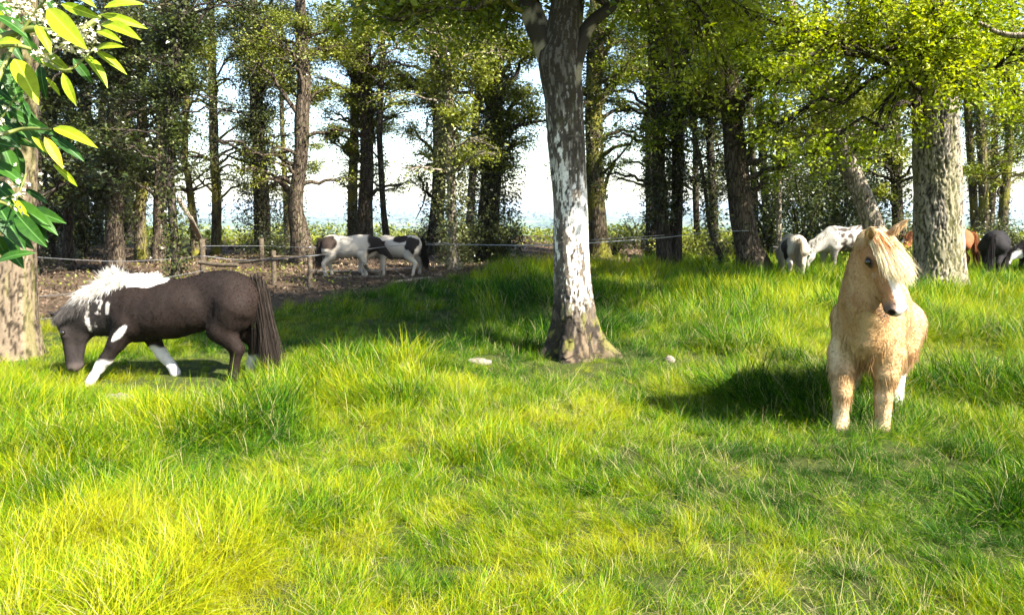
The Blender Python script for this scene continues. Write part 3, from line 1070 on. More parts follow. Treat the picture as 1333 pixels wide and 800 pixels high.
def col_dark(P, h):
    c = np.tile(np.array([0.0125, 0.009, 0.0078]), (len(P), 1))
    c = mixm(c, (0.021, 0.0125, 0.009), fbm(P, 2.5, 5, 2) * 0.9)
    c = mixm(c, (0.030, 0.026, 0.024), sstep(0.35, 0.7, P[:, 0]) * 0.8)
    inh = (h[:, 0] > 0.1) & (np.linalg.norm(h[:, 1:], axis=1) < 0.5)
    c[inh] = np.array([0.024, 0.019, 0.017])
    c = mixm(c, (0.11, 0.085, 0.075), inh * sstep(0.80, 0.93, h[:, 0]) * 0.6)
    wh = (0.62, 0.58, 0.54)
    z = P[:, 2] + (fbm(P, 12, 3, 2) - 0.5) * 0.06
    fn = (P[:, 0] > 0.35) & (P[:, 0] < 0.79) & (~inh) & (P[:, 1] > 0.02) & (P[:, 2] < 0.4)
    c = mixm(c, wh, sstep(0.20, 0.17, z) * fn)
    ff = (P[:, 0] > -0.05) & (P[:, 1] < -0.02)
    c = mixm(c, wh, sstep(0.25, 0.22, z) * ff)
    hf_ = (P[:, 0] < -0.3) & (P[:, 1] < -0.02)
    c = mixm(c, wh, sstep(0.18, 0.15, z) * hf_)
    c = mixm(c, wh, patch(np.stack([P[:, 0], P[:, 1], P[:, 2] - 0.8 * (P[:, 0] - 0.4) * -1], -1), (0.40, 0.22, 0.40), (0.065, 0.16, 0.04), 4, 0.6) * 1.0)
    q = P.copy()
    c = mixm(c, wh, patch(P, (0.23, 0.04, 0.835), (0.19, 0.15, 0.06), 8, 0.55))
    st_ = sstep(0.50, 0.60, fbm(P * [1, 1, 0.5], 26, 44, 3))
    c = mixm(c, (0.5, 0.45, 0.41), patch(P, (0.67, 0.14, 0.51), (0.05, 0.12, 0.12), 14, 1.0) * st_)
    c = mixm(c, (0.5, 0.45, 0.41), patch(P, (0.57, 0.14, 0.62), (0.09, 0.10, 0.06), 24, 1.0) * st_)
    return c

def len_dark(R, h, inh):
    L = 0.030 + 0.02 * (fbm(R, 5, 9, 2))
    L = np.where(R[:, 2] < 0.42, 0.035, L)
    return np.where(inh, 0.012, L)

g_ = at(235, 490, 6.75)
WHITE = flatc((0.66, 0.62, 0.56), 0.3)
pony('pony', 'dark brown pony with a white mane and white socks, grazing beside the left tree', (g_[0], 6.75, float(H([g_[0]], [6.75])[0]) + 0.025), math.pi + 0.06, S_DARK, col_dark,
     res=0.0135, coat=(62000, len_dark, 0.0036), seed=3, hair_w=0.0040,
     mane=[([(0.13, 0.0, 0.855), (0.28, 0.01, 0.845), (0.42, 0.01, 0.825), (0.54, 0.0, 0.785)], 5200, (0.10, 0.75, -0.05), (0.35, 0.75, -0.15), 0.07, 0.17, WHITE, 0.016, 1.3, 0.16, 0.16),
           ([(0.38, 0.0, 0.83), (0.50, 0.0, 0.80), (0.62, 0.0, 0.75), (0.74, 0.0, 0.68)], 5200, (0.30, 0.55, 0.35), (0.50, 0.8, -0.05), 0.13, 0.17, WHITE, 0.018, 1.3, 0.20, 0.20),
           ([(0.46, 0.0, 0.82), (0.50, 0.0, 0.81), (0.55, 0.0, 0.79)], 700, (0.1, 0.15, 1.0), (0.35, 0.2, 1.0), 0.12, 0.13, WHITE, 0.018, 0.2, 0.28, 0.2),
           ([(0.66, 0.02, 0.72), (0.76, 0.02, 0.665), (0.86, 0.02, 0.61), (0.93, 0.02, 0.57)], 3600, (0.35, 0.7, -0.4), (0.5, 0.55, -0.7), 0.20, 0.14, flatc((0.10, 0.088, 0.08), 0.4), 0.014, 0.8, 0.12, 0.15)],
     tail=[([(-0.66, 0, 0.84), (-0.70, 0, 0.78), (-0.72, 0, 0.70)], 5600, (-0.16, 0.0, -1.0), (-0.05, 0.0, -1.0), 0.76, 0.66, flatc((0.050, 0.038, 0.030), 0.4), 0.019, 0.1, 0.05, 0.07)])

# --- palomino pony facing the camera on the right
S_PAL = dict(
    torso=[((-0.08, 0, 0.70), (0.45, 0.235, 0.25)), ((0.26, 0, 0.70), (0.21, 0.215, 0.25)), ((0.34, 0.0, 0.63), (0.15, 0.175, 0.20)), ((-0.34, 0, 0.74), (0.24, 0.215, 0.23)),
           ((0.22, 0, 0.83), (0.25, 0.13, 0.14)), ((-0.32, 0, 0.83), (0.26, 0.18, 0.12))],
    poll=(0.60, 0.0, 1.27), hf=(0.30, 0.40, -0.80), hup=(0.72, 0.52, 0.40), hl=0.485, ear_out=0.11,
    neck=[(0.30, 0, 0.74, 0.28), (0.40, 0.0, 0.93, 0.225), (0.46, 0.0, 1.08, 0.168), (0.52, 0.0, 1.22, 0.12)], neck_flat=0.72,
    legs=[[(0.32, 0.12, 0.52, 0.115), (0.36, 0.12, 0.40, 0.078), (0.37, 0.115, 0.26, 0.056), (0.36, 0.115, 0.09, 0.044), (0.38, 0.115, 0.0, 0.06)],
          [(0.33, -0.13, 0.52, 0.115), (0.40, -0.135, 0.40, 0.078), (0.43, -0.13, 0.26, 0.056), (0.43, -0.13, 0.09, 0.044), (0.46, -0.13, 0.0, 0.06)],
          [(-0.42, 0.14, 0.62, 0.19), (-0.32, 0.16, 0.46, 0.12), (-0.50, 0.15, 0.29, 0.065), (-0.46, 0.15, 0.10, 0.048), (-0.44, 0.15, 0.0, 0.062)],
          [(-0.42, -0.14, 0.62, 0.19), (-0.34, -0.16, 0.46, 0.12), (-0.52, -0.15, 0.29, 0.065), (-0.50, -0.15, 0.10, 0.048), (-0.48, -0.15, 0.0, 0.062)]],
    rough=0.022, shag=0.007, ear_len=0.50, streak=0.6, lift=0.34, locks=(0.20, 0.78))

def col_pal(P, h):
    c = np.tile(np.array([0.50, 0.335, 0.165]), (len(P), 1))
    c = mixm(c, (0.66, 0.51, 0.32), sstep(0.35, 0.65, fbm(P * [1, 1, 0.35], 5, 5, 2)) * 0.9)
    c = mixm(c, (0.32, 0.16, 0.055), sstep(0.48, 0.70, fbm(P * [1, 1, 0.3], 6, 15, 2)) * 0.6)
    c = mixm(c, (0.60, 0.46, 0.29), sstep(0.45, 0.15, P[:, 2]) * sstep(0.4, 0.6, fbm(P, 6, 18, 2)) * 0.8)
    c = mixm(c, (0.30, 0.13, 0.045), patch(P, (0.52, 0.05, 0.90), (0.2, 0.15, 0.10), 3, 0.9) * 0.55)
    inh = (h[:, 0] > -0.05) & (h[:, 0] < 1.1) & (np.abs(h[:, 1]) < 0.25) & (h[:, 2] > -0.42 + 0.12 * h[:, 0])
    c = mixm(c, (0.36, 0.165, 0.06), inh * 0.9 * sstep(-0.05, 0.12, h[:, 0]) * sstep(0.25, 0.16, np.abs(h[:, 1])))
    c = mixm(c, (0.46, 0.28, 0.13), inh * sstep(-0.05, -0.22, h[:, 2]) * 0.95)
    bl = np.abs(h[:, 1] - 0.02) + (fbm(P, 14, 5, 2) - 0.5) * 0.03
    c = mixm(c, (0.86, 0.80, 0.72), inh * sstep(0.085, 0.065, bl) * (h[:, 2] > -0.09) * (h[:, 0] > 0.1))
    eye = np.hypot((h[:, 0] - 0.31) / 1.3, h[:, 2] - 0.03)
    c = mixm(c, (0.05, 0.025, 0.015), inh * sstep(0.075, 0.05, eye) * (np.abs(h[:, 1]) > 0.09))
    c = mixm(c, (0.62, 0.5, 0.38), inh * sstep(0.03, 0.0, np.hypot(h[:, 0] - 0.46, (h[:, 2] + 0.05) * 0.7) - 0.02) * 0.35 * (h[:, 1] < 0))
    mz = sstep(0.80, 0.90, h[:, 0]) * inh
    c = mixm(c, (0.16, 0.115, 0.095), mz * sstep(0.045, 0.075, np.abs(h[:, 1])) * 0.85)
    c = mixm(c, (0.50, 0.42, 0.37), mz * sstep(0.065, 0.045, np.abs(h[:, 1])) * (h[:, 2] > -0.12))
    c = mixm(c, (0.07, 0.05, 0.04), sstep(0.74, 0.84, h[:, 0]) * inh * sstep(-0.11, -0.15, h[:, 2]))
    no = np.sqrt(((h[:, 0] - 0.99) / 1.3) ** 2 + ((np.abs(h[:, 1]) - 0.105)) ** 2 + ((h[:, 2] + 0.05) / 1.2) ** 2)
    c = mixm(c, (0.02, 0.012, 0.01), sstep(0.055, 0.040, no))
    hind = (P[:, 0] < -0.2) & (P[:, 1] > 0)
    c = mixm(c, (0.8, 0.77, 0.72), hind * sstep(0.28, 0.24, P[:, 2]))
    c = mixm(c, (0.12, 0.09, 0.06), sstep(0.045, 0.03, P[:, 2]))
    ear = inh & (h[:, 0] < 0.12) & (h[:, 2] > 0.16)
    c = mixm(c, (0.52, 0.36, 0.2), ear * 1.0)
    return c

def len_pal(R, h, inh):
    L = 0.06 + 0.03 * fbm(R, 6, 9, 2)
    L = np.where(R[:, 2] < 0.58, 0.06 + 0.08 * fbm(R, 9, 19, 2), L)
    L = np.where((R[:, 0] > 0.3) & (R[:, 2] < 0.9) & (R[:, 2] > 0.4), 0.085, L)
    return np.where(inh, np.where(h[:, 2] < -0.2, 0.025, 0.011), L)

pb = at(1142, 470, 5.95)
CREAM = flatc((0.82, 0.69, 0.47), 0.32)
M_ = head_frame(S_PAL['hf'], S_PAL['hup'])
def hp(f, s, u, S=S_PAL):
    return np.array(S['poll']) + head_frame(S['hf'], S['hup']) @ (np.array([f, s, u]) * S['hl'])
rzp = math.atan2(-0.88, -0.475)
fwd, sid, upv = M_[:, 0], M_[:, 1], M_[:, 2]
palomino = pony('pony', 'shaggy palomino pony with a white blaze and cream forelock, facing the camera', (pb[0] - 0.20, 5.62, float(H([pb[0]], [5.62])[0]) - 0.02), rzp, S_PAL, col_pal,
     res=0.011, coat=(115000, len_pal, 0.0034), seed=5, hair_w=0.0034,
     mane=[([hp(0.04, -0.07, 0.15), hp(0.02, 0.02, 0.17), hp(0.03, 0.10, 0.14)], 4000, fwd * 1.0 + upv * 0.30 - sid * 0.10, fwd * 1.0 + upv * 0.2 + sid * 0.06, 0.28, 0.34, CREAM, 0.012, 0.45, 0.07, 0.12),
           ([hp(0.05, 0.05, 0.15), hp(0.04, 0.14, 0.12)], 2000, fwd * 1.0 + upv * 0.2 + sid * 0.1, fwd * 1.0 + upv * 0.05 + sid * 0.2, 0.24, 0.28, flatc((0.84, 0.68, 0.42), 0.15), 0.012, 0.6, 0.10, 0.15),
           ([hp(0.04, -0.08, 0.16), hp(0.02, 0.06, 0.18)], 350, fwd * 0.95 + upv * 0.40, fwd * 0.95 + upv * 0.35 + sid * 0.1, 0.14, 0.20, flatc((0.48, 0.21, 0.06), 0.3), 0.014, 0.3, 0.10, 0.2),
           ([(0.50, 0.05, 1.32), (0.40, 0.03, 1.23), (0.32, 0.02, 1.12), (0.25, 0.01, 0.98)], 4200, (0.0, 0.42, -0.5), (-0.1, 0.5, -0.7), 0.20, 0.24, CREAM, 0.014, 1.4, 0.13, 0.18),
           ([hp(0.95, 0.0, -0.24), hp(0.80, 0.0, -0.28)], 26, fwd * 0.5 - upv * 0.9, fwd * 0.1 - upv, 0.09, 0.07, flatc((0.3, 0.25, 0.2), 0.3), 0.01, 0.2, 0.3, 0.3)],
     tail=[([(-0.62, 0, 0.86), (-0.67, 0, 0.80)], 1800, (-0.4, 0.05, -0.8), (-0.15, 0.05, -1.0), 0.72, 0.62, CREAM, 0.025, 0.3, 0.08, 0.1)])

palomino.scale = (1.03, 1.03, 1.03)

# --- smaller ponies farther off share one stocky build with the head put where it is wanted
def stock(head='graze', turn=0.0, hl=0.42):
    S = dict(
        torso=[((-0.05, 0, 0.66), (0.48, 0.26, 0.25)), ((-0.38, 0, 0.71), (0.25, 0.235, 0.23)), ((0.33, 0, 0.65), (0.21, 0.20, 0.25)), ((0.22, 0, 0.81), (0.25, 0.10, 0.12)), ((-0.28, 0, 0.82), (0.25, 0.15, 0.12))],
        legs=[[(0.30, 0.13, 0.50, 0.11), (0.32, 0.13, 0.38, 0.07), (0.31, 0.13, 0.25, 0.048), (0.30, 0.13, 0.08, 0.037), (0.32, 0.13, 0.0, 0.05)],
              [(0.33, -0.13, 0.50, 0.11), (0.38, -0.13, 0.38, 0.07), (0.41, -0.13, 0.25, 0.048), (0.42, -0.13, 0.08, 0.037), (0.44, -0.13, 0.0, 0.05)],
              [(-0.40, 0.13, 0.60, 0.17), (-0.30, 0.14, 0.46, 0.10), (-0.47, 0.13, 0.29, 0.056), (-0.42, 0.13, 0.09, 0.04), (-0.40, 0.13, 0.0, 0.05)],
              [(-0.42, -0.13, 0.60, 0.17), (-0.36, -0.14, 0.46, 0.10), (-0.55, -0.13, 0.29, 0.056), (-0.52, -0.13, 0.09, 0.04), (-0.50, -0.13, 0.0, 0.05)]], hl=hl, eyes=True)
    ct, st = math.cos(turn), math.sin(turn)
    if head == 'graze':
        S['neck'] = [(0.28, 0, 0.70, 0.22), (0.50, 0.06 * st, 0.62, 0.17), (0.50 + 0.24 * ct, 0.24 * st, 0.52, 0.13), (0.50 + 0.34 * ct, 0.34 * st, 0.46, 0.095)]
        S['poll'] = (0.50 + 0.36 * ct, 0.36 * st, 0.47)
        S['hf'] = (0.25 * ct, 0.25 * st, -1)
        S['hup'] = (ct, st, 0.2)
    elif head == 'low':
        S['neck'] = [(0.28, 0, 0.72, 0.23), (0.50, 0.05 * st, 0.74, 0.19), (0.50 + 0.18 * ct, 0.18 * st, 0.73, 0.14), (0.50 + 0.26 * ct, 0.26 * st, 0.70, 0.10)]
        S['poll'] = (0.50 + 0.28 * ct, 0.28 * st, 0.72)
        S['hf'] = (0.75 * ct, 0.75 * st, -0.75)
        S['hup'] = (ct, st, 1.0)
    else:
        S['neck'] = [(0.28, 0, 0.74, 0.22), (0.46, 0.03 * st, 0.88, 0.18), (0.46 + 0.14 * ct, 0.14 * st, 1.0, 0.13), (0.46 + 0.18 * ct, 0.18 * st, 1.07, 0.10)]
        S['poll'] = (0.46 + 0.2 * ct, 0.2 * st, 1.12)
        S['hf'] = (0.6 * ct, 0.6 * st, -0.75)
        S['hup'] = (ct, st, 0.8)
    return S

def far_pony(label, px, Y, heading, S, colour, h, mane_c, tail_c, mane_n=700, seed=1, sink=0.0, xoff=0.0):
    p = at(px, 330, Y)
    z = float(H([p[0]], [Y])[0])
    nk = S['neck']
    crest = [(a, b, c + r_ * 0.9) for a, b, c, r_ in nk[1:]] + [tuple(np.array(S['poll']) + np.array([0, 0, 0.06]))]
    o = pony('pony', label, (p[0] + xoff, Y, z - sink), heading, S, colour, res=0.026, seed=seed, hair_w=0.010,
             coat=(3500, lambda R, h_, i: np.where(i, 0.012, 0.03), 0.008),
             mane=[([(0.24, 0, 0.92)] + crest, mane_n, (0.1, 0.8, -0.2), (0.2, 0.6, -0.5), 0.16, 0.2, flatc(mane_c, 0.3), 0.015, 0.8, 0.3)] if mane_n else None,
             tail=[([(-0.61, 0, 0.84), (-0.65, 0, 0.77)], 700, (-0.2, 0, -1.0), (-0.05, 0, -1.0), 0.70, 0.62, flatc(tail_c, 0.35), 0.024, 0.1, 0.05, 0.08)],
             group='ponies standing back among the trees')
    o.scale = (h, h, h)
    return o

WH_ = (0.38, 0.335, 0.27)
BK_ = (0.022, 0.017, 0.014)
def col_pinA(P, h):
    c = np.tile(np.array(WH_), (len(P), 1))
    c = mixm(c, (0.035, 0.024, 0.018), patch(P, (-0.42, -0.15, 0.76), (0.20, 0.30, 0.17), 4, 0.3))
    c = mixm(c, BK_, sstep(0.46, 0.52, P[:, 0] + (fbm(P, 7, 3, 2) - 0.5) * 0.12))
    return c
def col_pinB(P, h):
    c = np.tile(np.array((0.42, 0.37, 0.30)), (len(P), 1))
    c = mixm(c, BK_, patch(P, (-0.40, 0.15, 0.72), (0.17, 0.32, 0.20), 7, 0.35))
    c = mixm(c, BK_, patch(P, (-0.12, 0.1, 0.86), (0.20, 0.25, 0.10), 9, 0.35))
    return c
far_pony('cream and black pony seen side-on behind the fence, dark patch on its rump', 453, 16.2, 0.06, stock('low', -0.25), col_pinA, 0.86, BK_, (0.06, 0.045, 0.035), seed=11)
far_pony('black and white pony with a black tail, standing head to head behind the fence', 517, 16.6, math.pi - 0.1, stock('graze', 0.5), col_pinB, 0.86, WH_, BK_, seed=12)

def col_rump(P, h):
    c = np.tile(np.array((0.38, 0.335, 0.26)), (len(P), 1))
    c = mixm(c, BK_, patch(P, (-0.30, 0.30, 0.62), (0.30, 0.16, 0.34), 17, 0.2))
    c = mixm(c, (0.30, 0.24, 0.16), patch(P, (-0.62, 0, 0.62), (0.2, 0.09, 0.24), 19, 0.4) * 0.7)
    return c
def col_appa(P, h):
    c = np.tile(np.array((0.30, 0.28, 0.24)), (len(P), 1))
    sp = sstep(0.50, 0.56, fbm(P, 15, 23, 2))
    c = mixm(c, (0.05, 0.038, 0.03), sp * sstep(0.45, 0.25, P[:, 0]))
    c = mixm(c, (0.08, 0.06, 0.045), sstep(0.62, 0.5, P[:, 2]) * sstep(0.4, 0.2, P[:, 0]) * sstep(0.42, 0.5, fbm(P, 11, 29, 2)))
    return c
def col_chest(P, h):
    c = np.tile(np.array((0.26, 0.095, 0.038)), (len(P), 1))
    inh = (h[:, 0] > 0.1) & (np.linalg.norm(h[:, 1:], axis=1) < 0.5)
    c = mixm(c, (0.78, 0.74, 0.7), inh * sstep(0.11, 0.08, np.abs(h[:, 1])) * (h[:, 2] > -0.15))
    return c
def col_black(P, h):
    c = np.tile(np.array((0.016, 0.014, 0.014)), (len(P), 1))
    return mixm(c, (0.05, 0.045, 0.042), patch(P, (-0.6, 0, 0.6), (0.2, 0.1, 0.25), 33, 0.4) * 0.6)
def col_bw(P, h):
    c = np.tile(np.array((0.018, 0.015, 0.014)), (len(P), 1))
    return mixm(c, (0.6, 0.57, 0.53), patch(P, (0.62, 0, 0.45), (0.15, 0.3, 0.25), 43, 0.4))
far_pony('cream pony with a dark flank, seen from behind, left of the spotted pony', 1031, 17.0, 1.235 + 0.22, stock('graze', 0.2), col_rump, 0.93, WH_, (0.26, 0.22, 0.15), seed=13)
far_pony('white pony with dark spots grazing behind the palomino', 1100, 18.6, math.pi + 0.15, stock('graze', 0.2, 0.46), col_appa, 1.12, (0.5, 0.47, 0.42), (0.42, 0.4, 0.36), seed=14)
far_pony('chestnut pony with a white blaze, standing behind the large rough-barked tree', 1226, 18.6, math.pi - 0.35, stock('low', 0.55, 0.44), col_chest, 1.02, (0.2, 0.08, 0.035), (0.33, 0.14, 0.06), seed=15)
far_pony('black pony seen from behind, right of the large rough-barked tree', 1297, 17.6, 1.03 - 0.15, stock('graze', -0.3), col_black, 1.02, BK_, (0.03, 0.026, 0.025), seed=16)
far_pony('black and white pony grazing at the right edge, half out of sight', 1356, 17.4, math.pi - 0.2, stock('graze', 0.2), col_bw, 0.86, BK_, BK_, seed=17)

# ------------------------------------------------------------------ trees: the three near trunks with real bark relief
def plate_edge(th, z, nth, nz, seed, w0=0.12, wob=0.5):
    """0 in the cracks between bark plates, 1 on the plates: cell pattern wrapped round the trunk"""
    sh = np.shape(th)
    th = np.ravel(th) + 0.0
    z = np.ravel(z) + 0.0
    q = np.stack([np.cos(th) * 3, np.sin(th) * 3, z * 5], -1)
    u = (th / (2 * math.pi)) % 1.0 * nth + (fbm(q, 1.5, seed + 70, 3) - 0.5) * wob * 2.2 * (nth / 16.0)
    v = z * nz + (fbm(q, 1.2, seed + 71, 3) - 0.5) * wob * 3
    iu, iv = np.floor(u).astype(int), np.floor(v).astype(int)
    F1 = np.full(len(u), 9.0)
    F2 = np.full(len(u), 9.0)
    for a in (-1, 0, 1):
        for b in (-1, 0, 1):
            cu, cv = iu + a, iv + b
            ju = _h(cu % nth, cv, cu * 0, seed + 1)
            jv = _h(cu % nth, cv, cu * 0, seed + 2)
            d = np.hypot(cu + ju - u, cv + jv - v)
            F2 = np.minimum(F2, np.maximum(F1, d))
            F1 = np.minimum(F1, d)
    return sstep(0.0, w0 * 2.5, F2 - F1).reshape(sh)

def big_trunk(root, path, sides, colfn, relief, name='trunk', mat=None):
    mb = MB()
    V = tube(mb, path[:, :3], path[:, 3], sides, cap=False, rad_fn=relief)
    ctr = np.repeat(path[:, :3], sides, 0)
    rad = np.linalg.norm(V - ctr, axis=1) / np.repeat(path[:, 3], sides)
    th = np.arctan2(V[:, 1] - ctr[:, 1], V[:, 0] - ctr[:, 0])
    return mb.obj(name, mat or BARK_ATTR, root, vcol=np.clip(colfn(V, th, rad), 0, 0.95))

def px_path(Y, rows, n, base):
    q = []
    for (px, py, wd) in rows:
        p = at(px, py, Y)
        q.append([p[0] - base[0], Y - base[1], p[2] - base[2], wd * Y / 1046 / 2])
    return spline(np.array(q), n)

# --- silver birch
BY = 7.9
bb = at(750, 462, BY)
bbase = np.array([bb[0], BY, float(H([bb[0]], [BY])[0])])
birch = thing('birch_tree', bbase, 'silver birch in the middle with peeling white bark and a mossy flared foot', 'tree')
TRUNK_FEET.append((bbase[0], bbase[1], 0.40))
bp = px_path(BY, [(751, 482, 56), (750, 462, 53), (748, 430, 50), (746, 380, 46), (744, 320, 45), (741, 250, 44), (738, 190, 46), (733, 120, 50), (728, 80, 54), (731, 52, 44), (735, 15, 36), (738, -40, 29), (742, -150, 22), (735, -330, 16), (745, -560, 9)], 540, bbase)

def birch_relief(rr, th, P, A, B):
    n, s = rr.shape
    z = P[:, 2][:, None] + 0 * rr
    X = np.cos(th)[None, :, None] * A[:, None] + np.sin(th)[None, :, None] * B[:, None]
    thm = np.arctan2(X[..., 1], X[..., 0])
    q = np.stack([np.cos(thm), np.sin(thm), z * 1.5], -1).reshape(-1, 3)
    lp = (fbm(q, 1.3, 4, 3).reshape(n, s) - 0.5) * 0.22
    q2 = np.stack([np.cos(thm) * 5, np.sin(thm) * 5, z * 9], -1).reshape(-1, 3)
    fine = (fbm(q2, 1.2, 14, 3).reshape(n, s) - 0.5)
    rough = sstep(0.9, 0.3, z) + sstep(1.7, 2.3, z) * 0.6 + 0.25
    q3 = np.stack([np.cos(thm) * 7, np.sin(thm) * 7, z * 3], -1).reshape(-1, 3)
    fu = sstep(0.22, 0.0, np.abs(fbm(q3, 1.3, 17, 2).reshape(n, s) - 0.5) * 2)
    h = np.maximum(z, 0)
    roots = 1 + 0.6 * np.cos(thm * 4 + 0.6) + 0.3 * np.cos(thm * 7 + 2)
    fl = 0.62 * np.exp(-h / 0.20) * np.maximum(roots, 0.15) + 0.14 * np.exp(-h / 0.7)
    return rr * (1 + lp + fine * 0.12 * rough - 0.09 * (1 - plate_edge(thm, z, 16, 7.0, 6, 0.10)) * sstep(0.95, 0.5, z) + fl)

def birch_col(V, th, rad):
    z = V[:, 2]
    n_ = len(z)
    Q = lambda a, b: np.stack([np.cos(th) * a, np.sin(th) * a, z * b], -1)
    base = np.array([0.66, 0.62, 0.55]) * (0.75 + 0.4 * fbm(Q(1.6, 5), 2.5, 3, 3))[:, None]
    pt = fbm(Q(1.3, 2.0), 1.5, 21, 5) * 0.55 + fbm(Q(4, 6), 2.0, 121, 4) * 0.45
    up = sstep(1.1, 2.3, z)
    left = np.maximum(np.cos(th - 3.3), 0) ** 2          # side turned from the sun: its shade painted as darker bark
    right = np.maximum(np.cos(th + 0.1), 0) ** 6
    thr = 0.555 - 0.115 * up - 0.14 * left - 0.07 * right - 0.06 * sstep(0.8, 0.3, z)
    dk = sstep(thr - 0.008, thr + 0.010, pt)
    tone = fbm(Q(3, 5), 3.0, 131, 3)
    dark = np.array([0.016, 0.012, 0.009])[None] * (1 - tone[:, None]) + np.array([0.10, 0.075, 0.05])[None] * tone[:, None] * 1.1
    c = base * (1 - dk[:, None] * 0.94) + dark * dk[:, None] * 0.94
    sp = fbm(Q(5, 10), 2.0, 33, 4)
    c = mixm(c, (0.05, 0.04, 0.03), sstep(0.60, 0.64, sp + 0.05 * up))
    lent = fbm(Q(2.5, 45), 1.6, 53, 2)
    c = mixm(c, (0.20, 0.16, 0.12), sstep(0.66, 0.71, lent) * 0.8)
    lich = sstep(0.56, 0.66, fbm(Q(2, 3), 2.2, 63, 4)) * up
    c = mixm(c, (0.50, 0.46, 0.38), sstep(0.575, 0.60, fbm(Q(3.5, 4.5), 2.6, 163, 5)) * up * 0.9)
    c = mixm(c, (0.10, 0.10, 0.03), lich * 0.4)
    foot = sstep(0.62, 0.34, z + (pt - 0.5) * 1.6)
    pe = plate_edge(th, z, 16, 7.0, 6, 0.10)
    fc = mixm(np.tile(np.array([0.11, 0.08, 0.05]), (n_, 1)) * (0.6 + 0.8 * tone)[:, None], (0.12, 0.115, 0.025), sstep(0.45, 0.62, fbm(Q(1.6, 3), 2, 47, 3)) * 0.9)
    fc = fc * (0.22 + 0.78 * pe)[:, None]
    c = c * (1 - foot[:, None]) + fc * foot[:, None]
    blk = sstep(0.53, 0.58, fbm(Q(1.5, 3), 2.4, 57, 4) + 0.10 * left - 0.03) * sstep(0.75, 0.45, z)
    c = mixm(c, (0.025, 0.02, 0.016), blk * 0.9)
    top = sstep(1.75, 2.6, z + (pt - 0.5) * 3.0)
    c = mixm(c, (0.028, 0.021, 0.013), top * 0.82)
    return c

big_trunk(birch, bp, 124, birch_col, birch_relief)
r = np.random.default_rng(5)
bmb, lmb = MB(), MB()
limbs = []
for rows, Yo in (([(724, 112, 28), (712, 62, 31), (696, 18, 29), (680, -40, 24), (640, -160, 15), (600, -330, 9)], -0.05),
                 ([(745, 120, 17), (753, 70, 19), (768, 30, 17), (802, -2, 14), (850, -50, 11), (930, -110, 8), (1010, -190, 5)], -0.10),
                 ([(740, 60, 30), (760, -60, 17), (790, -200, 12), (830, -330, 7)], 0.3)):
    q = px_path(BY + Yo, rows, 40, bbase)
    q[:, 1] += np.linspace(0, 1, 40) ** 1.5 * r.uniform(-1.2, 1.2)
    limbs.append(q)
    bmb = MB()
    tube(bmb, q[:, :3], q[:, 3], 22, rad_fn=bark_rad(0.05, 0, 0, 9, 12))
    V = np.concatenate(bmb.v)
    dk = sstep(0.39, 0.43, fbm(V * 2, 2.6, 61, 4))
    bmb.obj('limb', BARK_ATTR, birch, vcol=mixm(np.tile(np.array([0.26, 0.22, 0.14]), (len(V), 1)), (0.025, 0.02, 0.013), dk * 0.94))
limbs.append(bp[293:540:6][:40].copy())
tw = MB()
for li, q in enumerate(limbs):
    for k in range(10):
        j = r.integers(16, 40)
        a = r.uniform(0, 2 * math.pi)
        d = r.uniform(0.7, 2.4)
        c_ = q[j, :3] + np.array([math.cos(a) * d, math.sin(a) * d, r.uniform(-0.6, 0.8)])
        if c_[2] < 3.3 and abs(c_[0]) < 1.2:
            c_[2] = 3.3 + r.uniform(0, 0.6)
        blob(tw, lmb, q[j, :3], 0.03, c_, r.uniform(0.6, 1.1), 16, 420, 0.072, r, tmean=0.55)
for (x_, y_, z_, rr_, k_) in [(1.3, 6.6, 4.9, 1.0, 1), (2.3, 7.2, 5.1, 1.1, 1), (3.2, 8.2, 5.2, 1.1, 1), (2.4, 9.4, 5.3, 1.1, 1), (3.6, 10.2, 5.6, 1.1, 1), (1.4, 8.2, 5.6, 1.0, 1), (4.4, 9.0, 6.0, 1.1, 1), (3.0, 6.6, 5.6, 1.0, 1), (4.6, 11.2, 6.6, 1.2, 1), (2.2, 11.2, 6.2, 1.2, 1), (0.6, 9.8, 5.9, 1.0, 1), (3.4, 12.0, 6.8, 1.2, 1), (1.5, 5.2, 4.9, 1.0, 1), (2.5, 5.5, 5.0, 1.0, 1), (0.7, 6.0, 4.8, 0.9, 1), (1.9, 6.1, 5.6, 1.0, 1), (2.9, 6.0, 5.8, 0.9, 1), (3.4, 7.2, 6.0, 1.0, 1), (4.1, 7.2, 5.0, 0.8, 1), (4.7, 8.4, 5.2, 1.0, 1), (4.2, 9.8, 5.6, 1.1, 1), (5.2, 10.0, 5.8, 1.1, 1), (5.0, 11.6, 6.0, 1.1, 1), (4.2, 12.6, 6.4, 1.1, 1), (5.6, 13.2, 6.6, 1.1, 1), (3.5, 6.7, 4.6, 0.7, 1), (2.7, 5.9, 4.5, 0.75, 1), (3.0, 7.7, 4.9, 1.0, 1), (3.3, 9.0, 5.0, 1.0, 1), (4.8, 6.4, 5.0, 0.9, 1), (5.4, 7.5, 5.4, 1.0, 1), (5.7, 8.8, 5.6, 1.0, 1), (5.9, 10.4, 5.9, 1.1, 1), (4.0, 8.2, 5.4, 1.0, 1), (4.9, 9.2, 5.6, 1.0, 1)]:
    blob(tw, lmb, limbs[k_][30, :3], 0.03, np.array([x_, y_, z_]) - bbase, rr_, 20, 2300, 0.135, r, tmean=0.45)  # unseen leaf clusters above the frame, added to shade the grass behind
